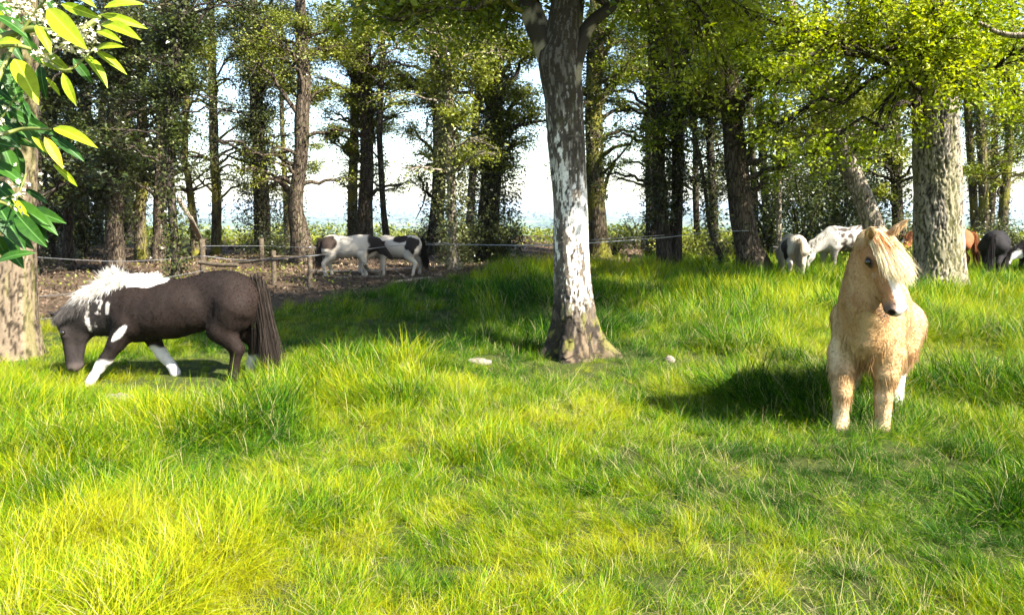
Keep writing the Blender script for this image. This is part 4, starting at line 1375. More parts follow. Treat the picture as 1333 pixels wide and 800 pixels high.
# the low leafy sprays that hang into the top of the picture
for (px, py, dy, rad, nl, tm, li) in [(620, 5, 0.6, 0.75, 1500, 0.35, 0), (560, 20, 1.2, 0.7, 1200, 0.3, 0), (660, 30, 1.8, 0.7, 900, 0.3, 0), (850, 15, 0.4, 0.55, 900, 0.5, 2), (905, 45, 0.8, 0.55, 1000, 0.6, 2), (880, 110, 0.9, 0.35, 260, 0.75, 2), (790, -10, 1.5, 0.6, 900, 0.4, 2), (480, -10, 1.6, 0.8, 1100, 0.35, 0), (960, 20, 0.3, 0.5, 800, 0.7, 2), (940, 130, 0.6, 0.3, 180, 0.85, 2)]:
    c_ = at(px, py, BY + dy) - bbase
    q = limbs[li]
    blob(tw, lmb, q[min(26, 39), :3], 0.028, c_, rad * 1.1, 18, int(nl * 0.75), 0.062, r, tmean=min(tm + 0.2, 0.85), rise=0.1)
tw.obj('branches', BARK_MOSS, birch, kind='stuff')
lmb.obj('crown', LEAF_MID, birch, smooth=False, kind='stuff')

# --- furrowed oak on the right and the left-hand trunk
def furrow_relief(nth, nz, depth, seed, flare=0.25):
    def fn(rr, th, P, A, B):
        n, s = rr.shape
        z = P[:, 2][:, None] + 0 * rr
        X = P[:, None, :] + np.cos(th)[None, :, None] * A[:, None] + np.sin(th)[None, :, None] * B[:, None] - P[:, None, :]
        tw = np.arctan2(X[..., 1], X[..., 0])
        pe = plate_edge(tw, z, nth, nz, seed)
        fine = fbm(np.stack([np.cos(tw) * 9, np.sin(tw) * 9, z * 12], -1).reshape(-1, 3), 1.3, seed, 3).reshape(n, s) - 0.5
        h = np.maximum(z, 0)
        lump = fbm(np.stack([np.cos(tw), np.sin(tw), z * 0.7], -1).reshape(-1, 3), 1.2, seed + 4, 2).reshape(n, s) - 0.5
        return rr * (1 + lump * 0.14 + depth * (pe - 1) + fine * 0.06 + flare * np.exp(-h / 0.3) * (1 + 0.4 * np.cos(tw * 4 + seed)))
    return fn

def furrow_col(nth, nz, seed, lo, hi, moss=(0.15, 0.15, 0.03), moss_amt=0.3):
    def fn(V, th, rad):
        z = V[:, 2]
        pe = plate_edge(th, z, nth, nz, seed)
        q = np.stack([np.cos(th) * 2, np.sin(th) * 2, z], -1)
        g = fbm(q, 5.0, seed + 2, 4)
        c = np.array(lo)[None] * (1 - pe[:, None]) + (np.array(hi) * 1.0)[None] * pe[:, None] * (0.45 + 1.1 * g[:, None])
        ms = sstep(0.50, 0.64, fbm(q, 1.4, seed + 6, 3)) * moss_amt
        return mixm(c, moss, ms)
    return fn

OY = 14.6
ob = at(1221, 350, OY)
obase = np.array([ob[0], OY, float(H([ob[0]], [OY])[0])])
oak = thing('oak_tree', obase, 'stout oak on the right with deeply furrowed grey bark and bright low boughs', 'tree')
TRUNK_FEET.append((obase[0], obase[1], 0.50))
op = px_path(OY, [(1222, 392, 64), (1222, 350, 60), (1221, 280, 58), (1219, 210, 56), (1217, 140, 54), (1214, 60, 54), (1212, -20, 52), (1210, -150, 46), (1208, -330, 36), (1200, -560, 22)], 360, obase)
big_trunk(oak, op, 170, furrow_col(44, 1.9, 3, (0.022, 0.017, 0.012), (0.25, 0.215, 0.165)), furrow_relief(44, 1.9, 0.07, 3))
TY = 7.9
tb = at(14, 462, TY)
tbase = np.array([tb[0], TY, float(H([tb[0]], [TY])[0])])
ash = thing('ash_tree', tbase, 'thick trunk at the left edge behind the laurel leaves, sunlit tan bark', 'tree')
TRUNK_FEET.append((tbase[0], tbase[1], 0.38))
tp = px_path(TY, [(14, 490, 74), (14, 455, 68), (14, 380, 62), (13, 300, 60), (14, 220, 60), (16, 130, 58), (18, 40, 56), (16, -60, 54), (8, -250, 46), (0, -500, 32)], 300, tbase)
big_trunk(ash, tp, 100, furrow_col(30, 2.6, 8, (0.025, 0.018, 0.012), (0.16, 0.12, 0.08), moss_amt=0.35), furrow_relief(30, 2.6, 0.05, 8))

r = np.random.default_rng(21)
def boughs(root, path, base, rows, leafm, lsize, twigs=22, r0=0.06, barkm=BARK_DARK, rise=0.15):
    b_, l_ = MB(), MB()
    for (px, py, Y, rad, nl, tm, hz) in rows:
        c_ = at(px, py, Y) - base
        k = int(np.argmin(np.abs(path[:, 2] - hz)))
        blob(b_, l_, path[k, :3], r0, c_, rad, twigs, nl, lsize, r, tmean=tm, rise=rise)
    if root is oak:
        for (x_, y_, z_) in EXTRA:
            blob(b_, l_, path[int(np.argmin(np.abs(path[:, 2] - 5.5))), :3], 0.06, np.array([x_, y_, z_]) - base, 1.15, 18, 1000, 0.125, r, tmean=0.6)
    b_.obj('branches', barkm, root, kind='stuff')
    l_.obj('crown', leafm, root, smooth=False, kind='stuff')

rows = []
for (px, py, rad, nl, tm) in [(1290, 60, 1.0, 2400, 0.75), (1200, 40, 1.0, 2400, 0.75), (1120, 60, 1.0, 2600, 0.75), (1040, 40, 0.9, 2400, 0.7), (1330, 130, 0.8, 1600, 0.7), (1260, 115, 0.7, 1700, 0.75),
                              (1170, 120, 0.8, 1900, 0.75), (1090, 130, 0.85, 1900, 0.7), (1010, 110, 0.8, 1500, 0.7), (960, 60, 0.8, 1500, 0.65), (1130, 190, 0.6, 900, 0.65), (1060, 200, 0.6, 900, 0.6), (1300, 10, 1.0, 2200, 0.7), (1230, -20, 1.2, 2000, 0.7), (1140, -10, 1.1, 2000, 0.7), (1060, -30, 1.1, 1800, 0.7), (980, 180, 0.5, 500, 0.7), (920, 20, 0.8, 1300, 0.6), (1380, 60, 1.2, 1600, 0.7), (1190, 170, 0.45, 500, 0.7)]:
    rows.append((px, py, OY + r.uniform(-2.6, 0.8), rad, int(nl * 0.68), tm, r.uniform(3.2, 5.5)))
for (px, py, rad, nl) in [(1222, 55, 0.8, 1700), (1200, 95, 0.6, 1200), (1245, 95, 0.6, 1100), (1215, 10, 0.9, 1700)]:
    rows.append((px, py, OY - 1.6, rad, int(nl * 0.7), 0.75, 4.5))
for k in range(12):
    a = r.uniform(0, 2 * math.pi)
    rows.append((1210 + math.cos(a) * 190, r.uniform(-420, -120), OY + math.sin(a) * 2.8, 1.3, 450, 0.6, r.uniform(5, 9)))
EXTRA = [(6.2, 7.4, 5.6), (7.4, 8.2, 5.8), (6.6, 9.4, 6.0), (8.6, 8.6, 6.2)]  # unseen clusters on the oak, added to shade the grass right of the birch
boughs(oak, op, obase, rows, LEAF_BRIGHT, 0.082, 22, 0.06)
rows = []
for k in range(12):
    a = r.uniform(0, 2 * math.pi)
    rows.append((16 + math.cos(a) * 330, r.uniform(-560, -170), TY + math.sin(a) * 2.4, 1.2, 900, 0.5, r.uniform(4, 7)))
boughs(ash, tp, tbase, rows, LEAF_MID, 0.085, 18, 0.06)

TRI_LEAF[0] = True
# --- trees of the wood behind: depth, trunk read from the photograph, crown lumps
def wood_tree(label, Y, pts, barkm, leafm, blobs=(), ivy='thin', leaf=0.072, top=9.0, spread=1.8, ncrown=8, nl=480, tm=0.45, zlo=5.0, name='woodland_tree', sides=10, lean=None, furrow=0.05, flare=0.3, twigs=18, group=None):
    rows = trunk_px(Y, pts, top, lean)
    if ivy == 'thin':
        ivy = [(1000, 0.13, 0.085, 0.1, 6.5, tm + 0.1)]
    r_ = np.random.default_rng(int(pts[0][0]) + 7)
    bl = [(tuple(at(a, b, Y + dy)), rr, twigs, n_, tt) for (a, b, dy, rr, n_, tt) in blobs]
    bl = [(c_, rr, tw_, int(n_ * 1.6), tt) for (c_, rr, tw_, n_, tt) in bl]
    rr_ = np.array(rows)
    for k in range(12):
        z_ = r_.uniform(2.0, 5.8)
        x_ = np.interp(z_, rr_[:, 2], rr_[:, 0]) + r_.choice([-1, 1]) * r_.uniform(0.35, 1.4)
        bl.append(((x_, Y + r_.uniform(-0.9, 0.5), z_), r_.uniform(0.35, 0.7), 9, int(r_.uniform(60, 340)), tm + 0.1, z_ - r_.uniform(0, 0.5)))
    xt, zt = rows[-1][0], rows[-1][2]
    bl += crown_blobs(xt, Y, zlo, zt + 0.8, spread, ncrown, nl, r_, tm)
    return tree(name, label, 'tree', rows, barkm, bl, leafm, ivy=ivy, sides=sides, leaf=leaf, furrow=furrow, flare=flare, seed=int(pts[0][0]) + 11, group=group)

IV = lambda n, sp, z0=0.1, z1=7.5, tm=0.4, sz=0.075: [(int(n * 1.5), sp, sz * 1.18, z0, z1, tm)]
# left wood, dark
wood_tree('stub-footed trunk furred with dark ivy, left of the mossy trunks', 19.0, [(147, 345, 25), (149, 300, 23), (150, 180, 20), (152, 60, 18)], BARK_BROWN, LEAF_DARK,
          [(120, 240, 0.5, 0.9, 1800, 0.4), (90, 170, 0, 1.0, 2000, 0.4), (150, 200, -0.6, 0.8, 1600, 0.45), (170, 110, 0, 1.1, 2000, 0.5), (110, 60, 0.6, 1.2, 2200, 0.5), (60, 120, 0.5, 1.1, 1800, 0.5), (180, 30, -0.5, 1.1, 1800, 0.55)], IV(3600, 0.30, 1.1))
wood_tree('squat trunk plastered with yellow moss in the left wood', 22.5, [(184, 340, 17), (182, 280, 15), (186, 230, 14), (184, 120, 12)], BARK_MOSS, LEAF_DARK, [(190, 210, 0, 0.8, 1300, 0.5), (215, 130, 0, 1.0, 1700, 0.5), (160, 160, 0.4, 1.0, 1500, 0.45), (210, 50, 0.4, 1.1, 1600, 0.5)])
wood_tree('bare brown trunk just right of the squat mossy one', 21.0, [(207, 342, 20), (208, 300, 18), (209, 250, 16), (212, 140, 15), (214, 40, 14)], BARK_BROWN, LEAF_DARK, [(232, 90, 0, 0.9, 1700, 0.5), (190, 70, 0.6, 1.0, 1600, 0.5), (240, 20, 0, 1.0, 1700, 0.5), (150, 0, 0.3, 1.2, 1700, 0.5)])
wood_tree('slender dark trunk wrapped in ivy, in front of the sky gap on the left', 16.0, [(229, 363, 13), (228, 330, 11), (224, 270, 11), (220, 180, 11), (226, 90, 11), (238, 10, 10)], BARK_DARK, LEAF_DARK,
          [(232, 170, 0, 0.5, 900, 0.5), (240, 100, 0, 0.6, 1300, 0.5), (220, 40, 0.3, 0.7, 1300, 0.5), (200, 120, 0.3, 0.7, 1100, 0.5), (255, 40, 0.2, 0.6, 1200, 0.5)], IV(2600, 0.22, 0.1), top=8)
wood_tree('slim curving trunk with mossy bark at the left of the sky gap', 24.0, [(256, 330, 12), (251, 280, 10), (245, 230, 9), (240, 205, 9), (243, 100, 9)], BARK_MOSS, LEAF_OLIVE, [(260, 60, 0, 0.9, 1400, 0.5), (230, 20, 0, 0.9, 1400, 0.5)], ncrown=5)
wood_tree('tall slim forked trunk standing clear against the pale sky', 25.5, [(281, 326, 14), (282, 260, 12), (279, 200, 12), (277, 120, 11), (274, 20, 10)], BARK_MOSS, LEAF_OLIVE,
          [(300, 30, 0, 1.0, 1400, 0.55), (262, 70, 0.3, 0.7, 700, 0.5), (320, 60, 0, 0.8, 900, 0.55), (290, -20, 0, 1.0, 1500, 0.55)], ncrown=6)
wood_tree('tree swathed from foot to crown in thick dark ivy, left of the crooked trunk', 25.0, [(342, 318, 22), (341, 260, 20), (336, 180, 18), (332, 80, 16)], BARK_DARK, LEAF_DARK,
          [(330, 90, 0, 0.8, 1900, 0.5), (350, 40, 0, 0.9, 1900, 0.55), (310, 20, 0, 0.9, 1700, 0.5), (345, 150, 0, 0.7, 1300, 0.5), (320, 160, 0.2, 0.6, 1100, 0.45), (380, 20, 0, 1.0, 1500, 0.6)], IV(8000, 0.55, 0.1, tm=0.4), flare=0.1)
wood_tree('thin pale-green stem between the ivy-clad tree and the crooked trunk', 29.0, [(374, 318, 8), (371, 240, 7), (367, 150, 6), (366, 40, 6)], BARK_MOSS, LEAF_OLIVE, [(370, 90, 0, 0.8, 800, 0.6), (360, 20, 0, 0.9, 1100, 0.6)], ncrown=4, leaf=0.09)
wood_tree('crooked brown trunk with a sinuous bend left of the pinto ponies', 21.5, [(393, 326, 30), (388, 295, 24), (384, 262, 20), (391, 215, 18), (393, 160, 20), (396, 110, 18), (392, 40, 16)], BARK_BROWN, LEAF_OLIVE,
          [(430, 60, 0.5, 1.0, 2200, 0.65), (390, 30, 0, 0.9, 1700, 0.5), (470, 20, 0.5, 1.0, 2000, 0.7), (420, 120, 0.6, 0.7, 1100, 0.65), (350, 60, 0, 0.8, 1200, 0.5), (365, 110, 0.3, 0.6, 700, 0.5)])
wood_tree('broader stem of the twin-trunked tree behind the cream pinto pony', 24.5, [(474, 314, 24), (476, 260, 20), (478, 200, 18), (476, 110, 17), (472, 30, 15)], BARK_BROWN, LEAF_OLIVE,
          [(490, 90, 0, 1.0, 2300, 0.75), (450, 130, 0.3, 0.8, 1700, 0.75), (510, 30, 0, 1.0, 2200, 0.75), (440, 60, 0, 1.0, 2000, 0.75), (500, 160, 0.3, 0.7, 1300, 0.7), (460, 190, 0.2, 0.5, 700, 0.7), (540, 110, 0, 0.8, 1400, 0.7)])
wood_tree('narrower stem of the twin-trunked tree behind the cream pinto pony', 25.0, [(459, 314, 14), (459, 250, 13), (461, 180, 12), (462, 100, 12)], BARK_MOSS, LEAF_OLIVE, [(430, 170, 0, 0.6, 900, 0.75), (420, 20, 0, 1.0, 1600, 0.7), (480, 130, 0, 0.7, 1300, 0.8)], ncrown=4)
wood_tree('thin leaning ivy-dotted stem behind the black and white pinto', 23.5, [(503, 312, 10), (499, 270, 8), (496, 220, 8), (494, 170, 8), (497, 80, 8)], BARK_DARK, LEAF_OLIVE, [(520, 100, 0, 0.7, 1100, 0.65), (560, 50, 0, 0.9, 1500, 0.65), (480, 40, 0.4, 0.8, 1200, 0.7)], IV(500, 0.12), ncrown=4)
wood_tree('dark ivied trunk at the left of the ivy clump in the middle', 23.0, [(566, 312, 22), (570, 260, 18), (572, 190, 17), (568, 100, 15)], BARK_DARK, LEAF_OLIVE,
          [(560, 120, 0, 0.9, 1600, 0.6), (600, 60, 0, 1.0, 1900, 0.6), (530, 170, 0.2, 0.6, 800, 0.6), (570, 20, 0, 1.0, 1700, 0.55), (545, 230, 0, 0.4, 300, 0.5)], IV(3200, 0.34), flare=0.2)
wood_tree('trunk hung with sunlit ivy whose foot spreads into the long grass', 17.6, [(592, 350, 24), (590, 330, 15), (588, 270, 12), (586, 200, 12), (584, 110, 11)], BARK_PALE, LEAF_OLIVE,
          [(600, 150, 0, 0.6, 1200, 0.65), (580, 90, 0, 0.7, 1400, 0.65), (610, 200, 0, 0.45, 700, 0.6), (620, 90, 0, 0.6, 1100, 0.6)], IV(4200, 0.32, 0.1, tm=0.72), top=7, ncrown=4)
wood_tree('broad column of very dark ivy left of the birch', 20.5, [(635, 338, 34), (636, 290, 30), (640, 220, 26), (644, 130, 22), (640, 40, 20)], BARK_DARK, LEAF_OLIVE,
          [(630, 190, 0, 0.8, 1700, 0.45), (660, 150, 0, 0.8, 1500, 0.5), (640, 110, 0, 0.9, 1600, 0.5), (670, 60, 0, 0.9, 1600, 0.5), (610, 40, 0, 1.0, 1700, 0.5), (690, 120, 0.2, 0.7, 1300, 0.65), (700, 60, 0.2, 0.8, 1500, 0.65), (685, 185, 0.2, 0.5, 500, 0.6), (695, 150, 0.1, 0.6, 700, 0.65), (655, 215, 0, 0.5, 500, 0.5)], IV(11000, 0.62, 0.1, tm=0.32), flare=0.15)
# right of the birch
wood_tree('mossy trunk just right of the birch', 21.5, [(780, 322, 26), (777, 280, 24), (774, 200, 23), (773, 120, 22), (776, 30, 20)], BARK_MOSS, LEAF_MID,
          [(800, 90, 0, 0.8, 1200, 0.55), (790, 30, 0, 1.0, 1700, 0.5), (820, 140, 0.3, 0.5, 350, 0.5), (800, 210, 0.2, 0.45, 160, 0.5), (840, 60, 0.3, 0.8, 1200, 0.55)], IV(1800, 0.12, 1.5, 6.5, 0.45))
wood_tree('narrow ivied trunk at the left of the dark double trunk', 22.5, [(848, 318, 15), (847, 260, 13), (846, 160, 13), (850, 60, 12)], BARK_DARK, LEAF_MID, [(830, 100, 0, 0.8, 1200, 0.5), (860, 40, 0, 1.0, 1500, 0.5), (845, 150, 0, 0.6, 900, 0.45)], IV(2600, 0.22, tm=0.35), ncrown=5)
wood_tree('dark double trunk between the birch and the leaning tree, left half', 17.8, [(865, 352, 20), (864, 320, 19), (860, 270, 18), (857, 200, 17), (860, 110, 17), (856, 30, 16)], BARK_DARK, LEAF_MID, [(870, 70, 0, 0.7, 1200, 0.5), (840, 20, 0, 0.8, 1200, 0.5)], IV(3600, 0.22, 1.0, tm=0.35), ncrown=5)
wood_tree('dark double trunk between the birch and the leaning tree, right half', 18.2, [(876, 350, 20), (878, 320, 19), (881, 270, 16), (882, 200, 16), (880, 110, 15)], BARK_DARK, LEAF_MID, [(895, 110, 0, 0.7, 1300, 0.5), (900, 50, 0.2, 0.8, 1400, 0.55)], IV(2600, 0.20, 1.2, tm=0.38), ncrown=5)
wood_tree('thin straight stem behind the leaning sapling', 24.0, [(908, 322, 8), (906, 270, 8), (905, 190, 7), (903, 90, 7)], BARK_DARK, LEAF_MID, [(920, 170, 0, 0.6, 700, 0.5), (905, 100, 0, 0.8, 1200, 0.5)], IV(500, 0.14), ncrown=3)
wood_tree('thin dark sapling leaning across to the left of the large leaning tree', 17.0, [(939, 336, 7), (925, 300, 6), (917, 240, 5), (905, 180, 5), (896, 130, 4)], BARK_DARK, LEAF_MID, [(890, 120, 0, 0.4, 240, 0.6)], top=4.6, ncrown=0)
wood_tree('ivy-leafed pole left of the large leaning tree', 20.5, [(928, 332, 12), (929, 280, 11), (925, 200, 10), (922, 110, 10)], BARK_DARK, LEAF_MID, [(920, 130, 0, 0.7, 1200, 0.55), (935, 70, 0, 0.8, 1400, 0.6)], IV(2400, 0.24, tm=0.55), ncrown=4)
wood_tree('large dark trunk leaning left, between the double trunk and the rear-facing pony', 17.2, [(980, 346, 42), (974, 320, 34), (964, 270, 31), (960, 230, 30), (954, 160, 27), (948, 90, 25), (944, 10, 22)], BARK_BROWN, LEAF_BRIGHT,
          [(990, 90, -1.0, 0.8, 1300, 0.6), (940, 60, -0.8, 0.8, 1300, 0.6), (1010, 150, -0.6, 0.7, 900, 0.55), (905, 100, -0.5, 0.6, 500, 0.7), (980, 20, 0, 0.9, 1500, 0.6), (1030, 60, 0, 0.9, 1500, 0.6), (1000, 230, 0.2, 0.5, 350, 0.5)])
wood_tree('thin pale stem in front of the dark holly, behind the rear-facing pony', 20.0, [(1013, 330, 8), (1014, 280, 7), (1014, 220, 6), (1010, 150, 6)], BARK_PALE, LEAF_MID, [(1020, 180, 0, 0.6, 900, 0.5)], ncrown=3, top=6)
wood_tree('sunlit trunk leaning left behind the palomino pony', 16.6, [(1148, 330, 30), (1134, 284, 27), (1118, 245, 26), (1100, 205, 24), (1078, 155, 22), (1060, 100, 20)], BARK_PALE, LEAF_OLIVE, [(1060, 150, 0, 0.8, 1400, 0.7), (1110, 130, 0, 0.8, 1400, 0.7), (1080, 60, 0, 0.9, 1600, 0.65), (1040, 90, 0, 0.9, 1400, 0.65)], top=7.0, ncrown=4, lean=-0.35)
wood_tree('ivy-covered trunk between the palomino and the oak', 19.0, [(1170, 330, 17), (1168, 270, 15), (1166, 200, 14), (1162, 110, 13)], BARK_DARK, LEAF_OLIVE, [(1160, 200, 0, 0.6, 1100, 0.65), (1150, 140, 0, 0.8, 1500, 0.65), (1140, 250, 0, 0.45, 600, 0.65)], IV(3400, 0.30, tm=0.6), ncrown=4)
for i, (lab, Y, pts) in enumerate([('left-hand slim trunk of the four right of the oak', 27, [(1270, 318, 10), (1266, 240, 10), (1260, 150, 9), (1256, 60, 9)]),
                                   ('stoutest slim trunk of the four right of the oak', 26, [(1282, 322, 14), (1280, 240, 12), (1275, 150, 12), (1270, 60, 11)]),
                                   ('pale slim trunk, third of the four right of the oak', 28, [(1289, 318, 9), (1292, 240, 9), (1296, 150, 8), (1299, 60, 8)]),
                                   ('right-hand slim trunk of the four right of the oak', 26.5, [(1303, 316, 13), (1308, 250, 12), (1314, 180, 11), (1317, 80, 10)])]):
    wood_tree(lab, Y, pts, BARK_MOSS if i != 2 else BARK_BROWN, LEAF_MID, [(pts[0][0], 150 + 20 * i, 0, 0.7, 450, 0.5), (pts[0][0] + 10, 60, 0, 1.0, 1300, 0.5), (pts[0][0] - 15, 220, 0, 0.5, 160, 0.45)], ncrown=4, group='slim trunks right of the oak')

# ------------------------------------------------------------------ more of the wood: plain dark trees that fill the depth
r = np.random.default_rng(77)
LAB_A = ['ivied dark trunk in the left wood, second trunk right of the sunlit tan one', 'dark bare trunk in the left wood above the wire, nearest the stub-footed tree', 'ivied trunk deep in the left wood, just left of the stub-footed tree',
         'farthest dark trunk seen just right of the thick sunlit left-edge trunk', 'thin ivied trunk far back, half hidden by the stub-footed tree', 'dark trunk right behind the laurel leaves at the left edge', 'thin ivied trunk far back between the stub-footed and the mossy trunks',
         'dark trunk hidden behind the sunlit left-edge trunk', 'wide ivied trunk outside the left edge of the picture', 'dark bare trunk well outside the left edge, farther back', 'ivied trunk directly right of the thick sunlit left-edge trunk',
         'most distant dark trunk in the left wood', 'wide ivied trunk farthest outside the left edge', 'thin bare trunk farthest back outside the left edge']
LAB_B = ['dark bare trunk straight above the spotted pony, in the thicket', 'ivied thin trunk in the thicket right of the large leaning tree', 'most distant trunk of the thicket, behind the palomino head', 'ivied trunk in the thicket close behind the sunlit leaning trunk', 'thin bare trunk close against the large leaning tree']
LAB_C = ['trunk just outside the right edge, nearest the four slim trunks', 'broad near trunk outside the right edge', 'broad trunk farthest outside the right edge', 'thin distant trunk outside the right edge']
LAB_D = ['distant tree behind the foot-spreading ivy trunk', 'distant tree behind the dark double trunk', 'slight distant tree behind the ivy-swathed tree left of the crooked trunk']
LAB_E = ['holly bush in deep shade just right of the left-edge trunk', 'holly bush behind the wire at the left of the stub-footed tree', 'holly bush behind the laurel at the left edge', 'tallest dark holly at the back of the left wood', 'dark holly right behind the mossy squat trunk', 'dark holly outside the left edge of the picture']
LAB_F = ['dark holly right behind the cream rear-facing pony', 'dark holly directly above the white spotted pony', 'dark holly behind the ears of the palomino', 'tallest dark holly at the back of the right thicket', 'dark holly behind the sunlit leaning trunk', 'low dark holly left of the chestnut pony head']
LAB_G = ['dark bush at the foot of the sunlit ivy trunk', 'dark bush at the foot of the broad ivy column', 'dark bush at the foot of the ivy-swathed tree left of the crooked trunk', 'twiggy dark bush behind the black and white pinto', 'low dark bush behind the cream pinto rump', 'olive bush beside the dark double trunk',
         'olive bush right of the mossy trunk beside the birch', 'dark bush standing against the sky right of the birch', 'light bush below the chestnut pony head', 'dark bush behind the black pony at the right edge', 'wide light bush under the four slim trunks', 'light bush left of the large leaning tree foot', 'light bush at the foot of the sunlit leaning trunk']
def filler(px, Y, wd, leafm, tm, label, ncr=6, nl=700, zlo=2.6, ivy=False, barkm=BARK_DARK, leafsz=0.12, blobs=None):
    jx = r.uniform(-14, 14)
    pts = [(px, 330, wd), (px + jx * 0.4, 230, wd * 0.85), (px + jx, 100, wd * 0.75)]
    rows = trunk_px(Y, pts, 9.5)
    xt = rows[-1][0]
    bl = crown_blobs(xt, Y, zlo, 9.5, 2.0, ncr, nl, r, tm, (0.9, 1.5), 16)
    if blobs:
        bl += [(tuple(at(a, b, Y + dy)), rr, 16, n_, tt) for (a, b, dy, rr, n_, tt) in blobs]
    return tree('woodland_tree', label, 'tree', rows, barkm, bl, leafm, ivy=[(1500, 0.25, 0.09, 0.1, 7, 0.35)] if ivy else None, sides=8, leaf=leafsz, n=24, seed=int(px) + 900, group='dark trees filling the depth of the wood')
for k, (px, Y, wd) in enumerate([(62, 24, 16), (88, 20.5, 13), (108, 27, 15), (70, 31, 16), (128, 30, 12), (30, 22, 16), (168, 31, 13), (10, 27, 15), (-30, 18, 24), (-80, 23, 20), (48, 17.5, 15), (100, 34, 14), (-140, 20, 20), (-60, 30, 15)]):
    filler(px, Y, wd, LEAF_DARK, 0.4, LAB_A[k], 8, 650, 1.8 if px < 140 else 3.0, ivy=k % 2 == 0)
for k, (px, Y, wd) in enumerate([(1060, 27, 14), (1000, 29, 12), (1090, 31, 14), (1120, 25, 13), (985, 24, 10)]):
    filler(px, Y, wd, LEAF_DARK, 0.5, LAB_B[k], 8, 650, 1.6, ivy=k % 2 == 1)
for k, (px, Y, wd) in enumerate([(1345, 24, 16), (1390, 20, 20), (1440, 27, 18), (1385, 31, 14)]):
    filler(px, Y, wd, LEAF_MID, 0.5, LAB_C[k], 7, 700, 3.0)
for k, (px, Y, wd) in enumerate([(610, 30, 12), (880, 31, 10), (335, 30, 8)]):
    filler(px, Y, wd, LEAF_OLIVE if px < 700 else LEAF_MID, 0.55, LAB_D[k], 5, 600, 5.0)

# --- holly and other shrubs under the trees
def shrub(name, label, x, y, hgt, wid, leafm, n, size, tm=0.45, group=None, stems=7, cat='shrub', up=0.3, barkm=None):
    z = float(H([x], [y])[0])
    root = thing(name, (x, y, z), label, cat, group)
    b_, l_ = MB(), MB()
    tips = []
    for k in range(stems):
        a = r.uniform(0, 2 * math.pi)
        d = wid * math.sqrt(r.uniform(0.05, 1))
        tip = np.array([math.cos(a) * d, math.sin(a) * d * 0.8, hgt * (1 - 0.45 * (d / wid) ** 2) * r.uniform(0.7, 1.0)])
        P = bezier(np.array([r.uniform(-.1, .1), r.uniform(-.1, .1), -0.05]), np.array([tip[0] * 0.3, tip[1] * 0.3, tip[2] * 0.7]), tip, 8)
        tube(b_, P, np.linspace(0.02 + hgt * 0.008, 0.004, 8), 4, cap=False)
        tips.append(P)
    T_ = np.array(tips)
    i = r.integers(0, stems, n)
    j = r.integers(2, 8, n)
    C = T_[i, j] + r.normal(0, 1, (n, 3)) * np.array([wid * 0.17, wid * 0.17, hgt * 0.12])
    C[:, 2] = np.abs(C[:, 2] - 0.03) + 0.03
    lum = fbm(C, 2.2, 19, 2) - 0.5
    leaves(l_, C, size, r, np.clip(tm + lum * 0.9 + r.normal(0, 0.14, n), 0, 1), up)
    b_.obj('stems', barkm or BARK_DARK, root, kind='stuff')
    l_.obj('foliage', leafm, root, smooth=False, kind='stuff')
    return root

HG = 'dark evergreen shrubs under the trees'
for k, (px, Y, h_, w_, n_) in enumerate([(60, 24.5, 3.6, 1.5, 6500), (112, 23, 3.2, 1.3, 5200), (20, 21.5, 3.0, 1.3, 4200), (85, 29, 4.4, 1.7, 6000), (160, 28, 3.8, 1.4, 4800), (-40, 22, 3.5, 1.6, 3000)]):
    p = at(px, 330, Y)
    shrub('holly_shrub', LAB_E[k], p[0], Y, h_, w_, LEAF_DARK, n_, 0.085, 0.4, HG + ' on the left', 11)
for k, (px, Y, h_, w_, n_) in enumerate([(1000, 22.5, 3.3, 1.2, 5200), (1045, 22, 3.4, 1.4, 7000), (1090, 22.5, 3.6, 1.3, 6500), (1065, 25, 4.5, 1.8, 7000), (1125, 24, 3.2, 1.1, 4200), (1150, 21.0, 1.6, 0.9, 2200)]):
    p = at(px, 330, Y)
    shrub('holly_shrub', LAB_F[k], p[0], Y, h_, w_, LEAF_DARK, n_, 0.085, 0.5, HG + ' behind the spotted pony', 11)
for k, (px, Y, h_, w_, n_, tm) in enumerate([(605, 19.6, 1.3, 0.7, 2200, 0.4), (655, 19.6, 1.2, 0.6, 2000, 0.4), (355, 23.0, 0.9, 0.8, 1500, 0.4), (545, 25.0, 1.0, 1.1, 1700, 0.45), (425, 27.0, 0.7, 1.2, 1300, 0.45), (890, 20.5, 0.9, 0.9, 1500, 0.6), (800, 22.5, 0.9, 1.0, 1300, 0.6), (830, 25, 1.2, 0.8, 900, 0.5),
                               (1180, 18.3, 0.7, 0.8, 1500, 0.75), (1330, 21.5, 1.4, 1.0, 2600, 0.5), (1275, 23.5, 0.7, 1.4, 2200, 0.6), (940, 20.6, 0.8, 0.7, 1200, 0.7), (1140, 17.8, 0.6, 0.7, 1200, 0.7)]):
    p = at(px, 330, Y)
    shrub('undergrowth_shrub', LAB_G[k], p[0], Y, h_, w_, LEAF_IVY if tm < 0.55 else LEAF_OLIVE, n_, 0.07, tm, 'low bushes along the foot of the wood', 9)

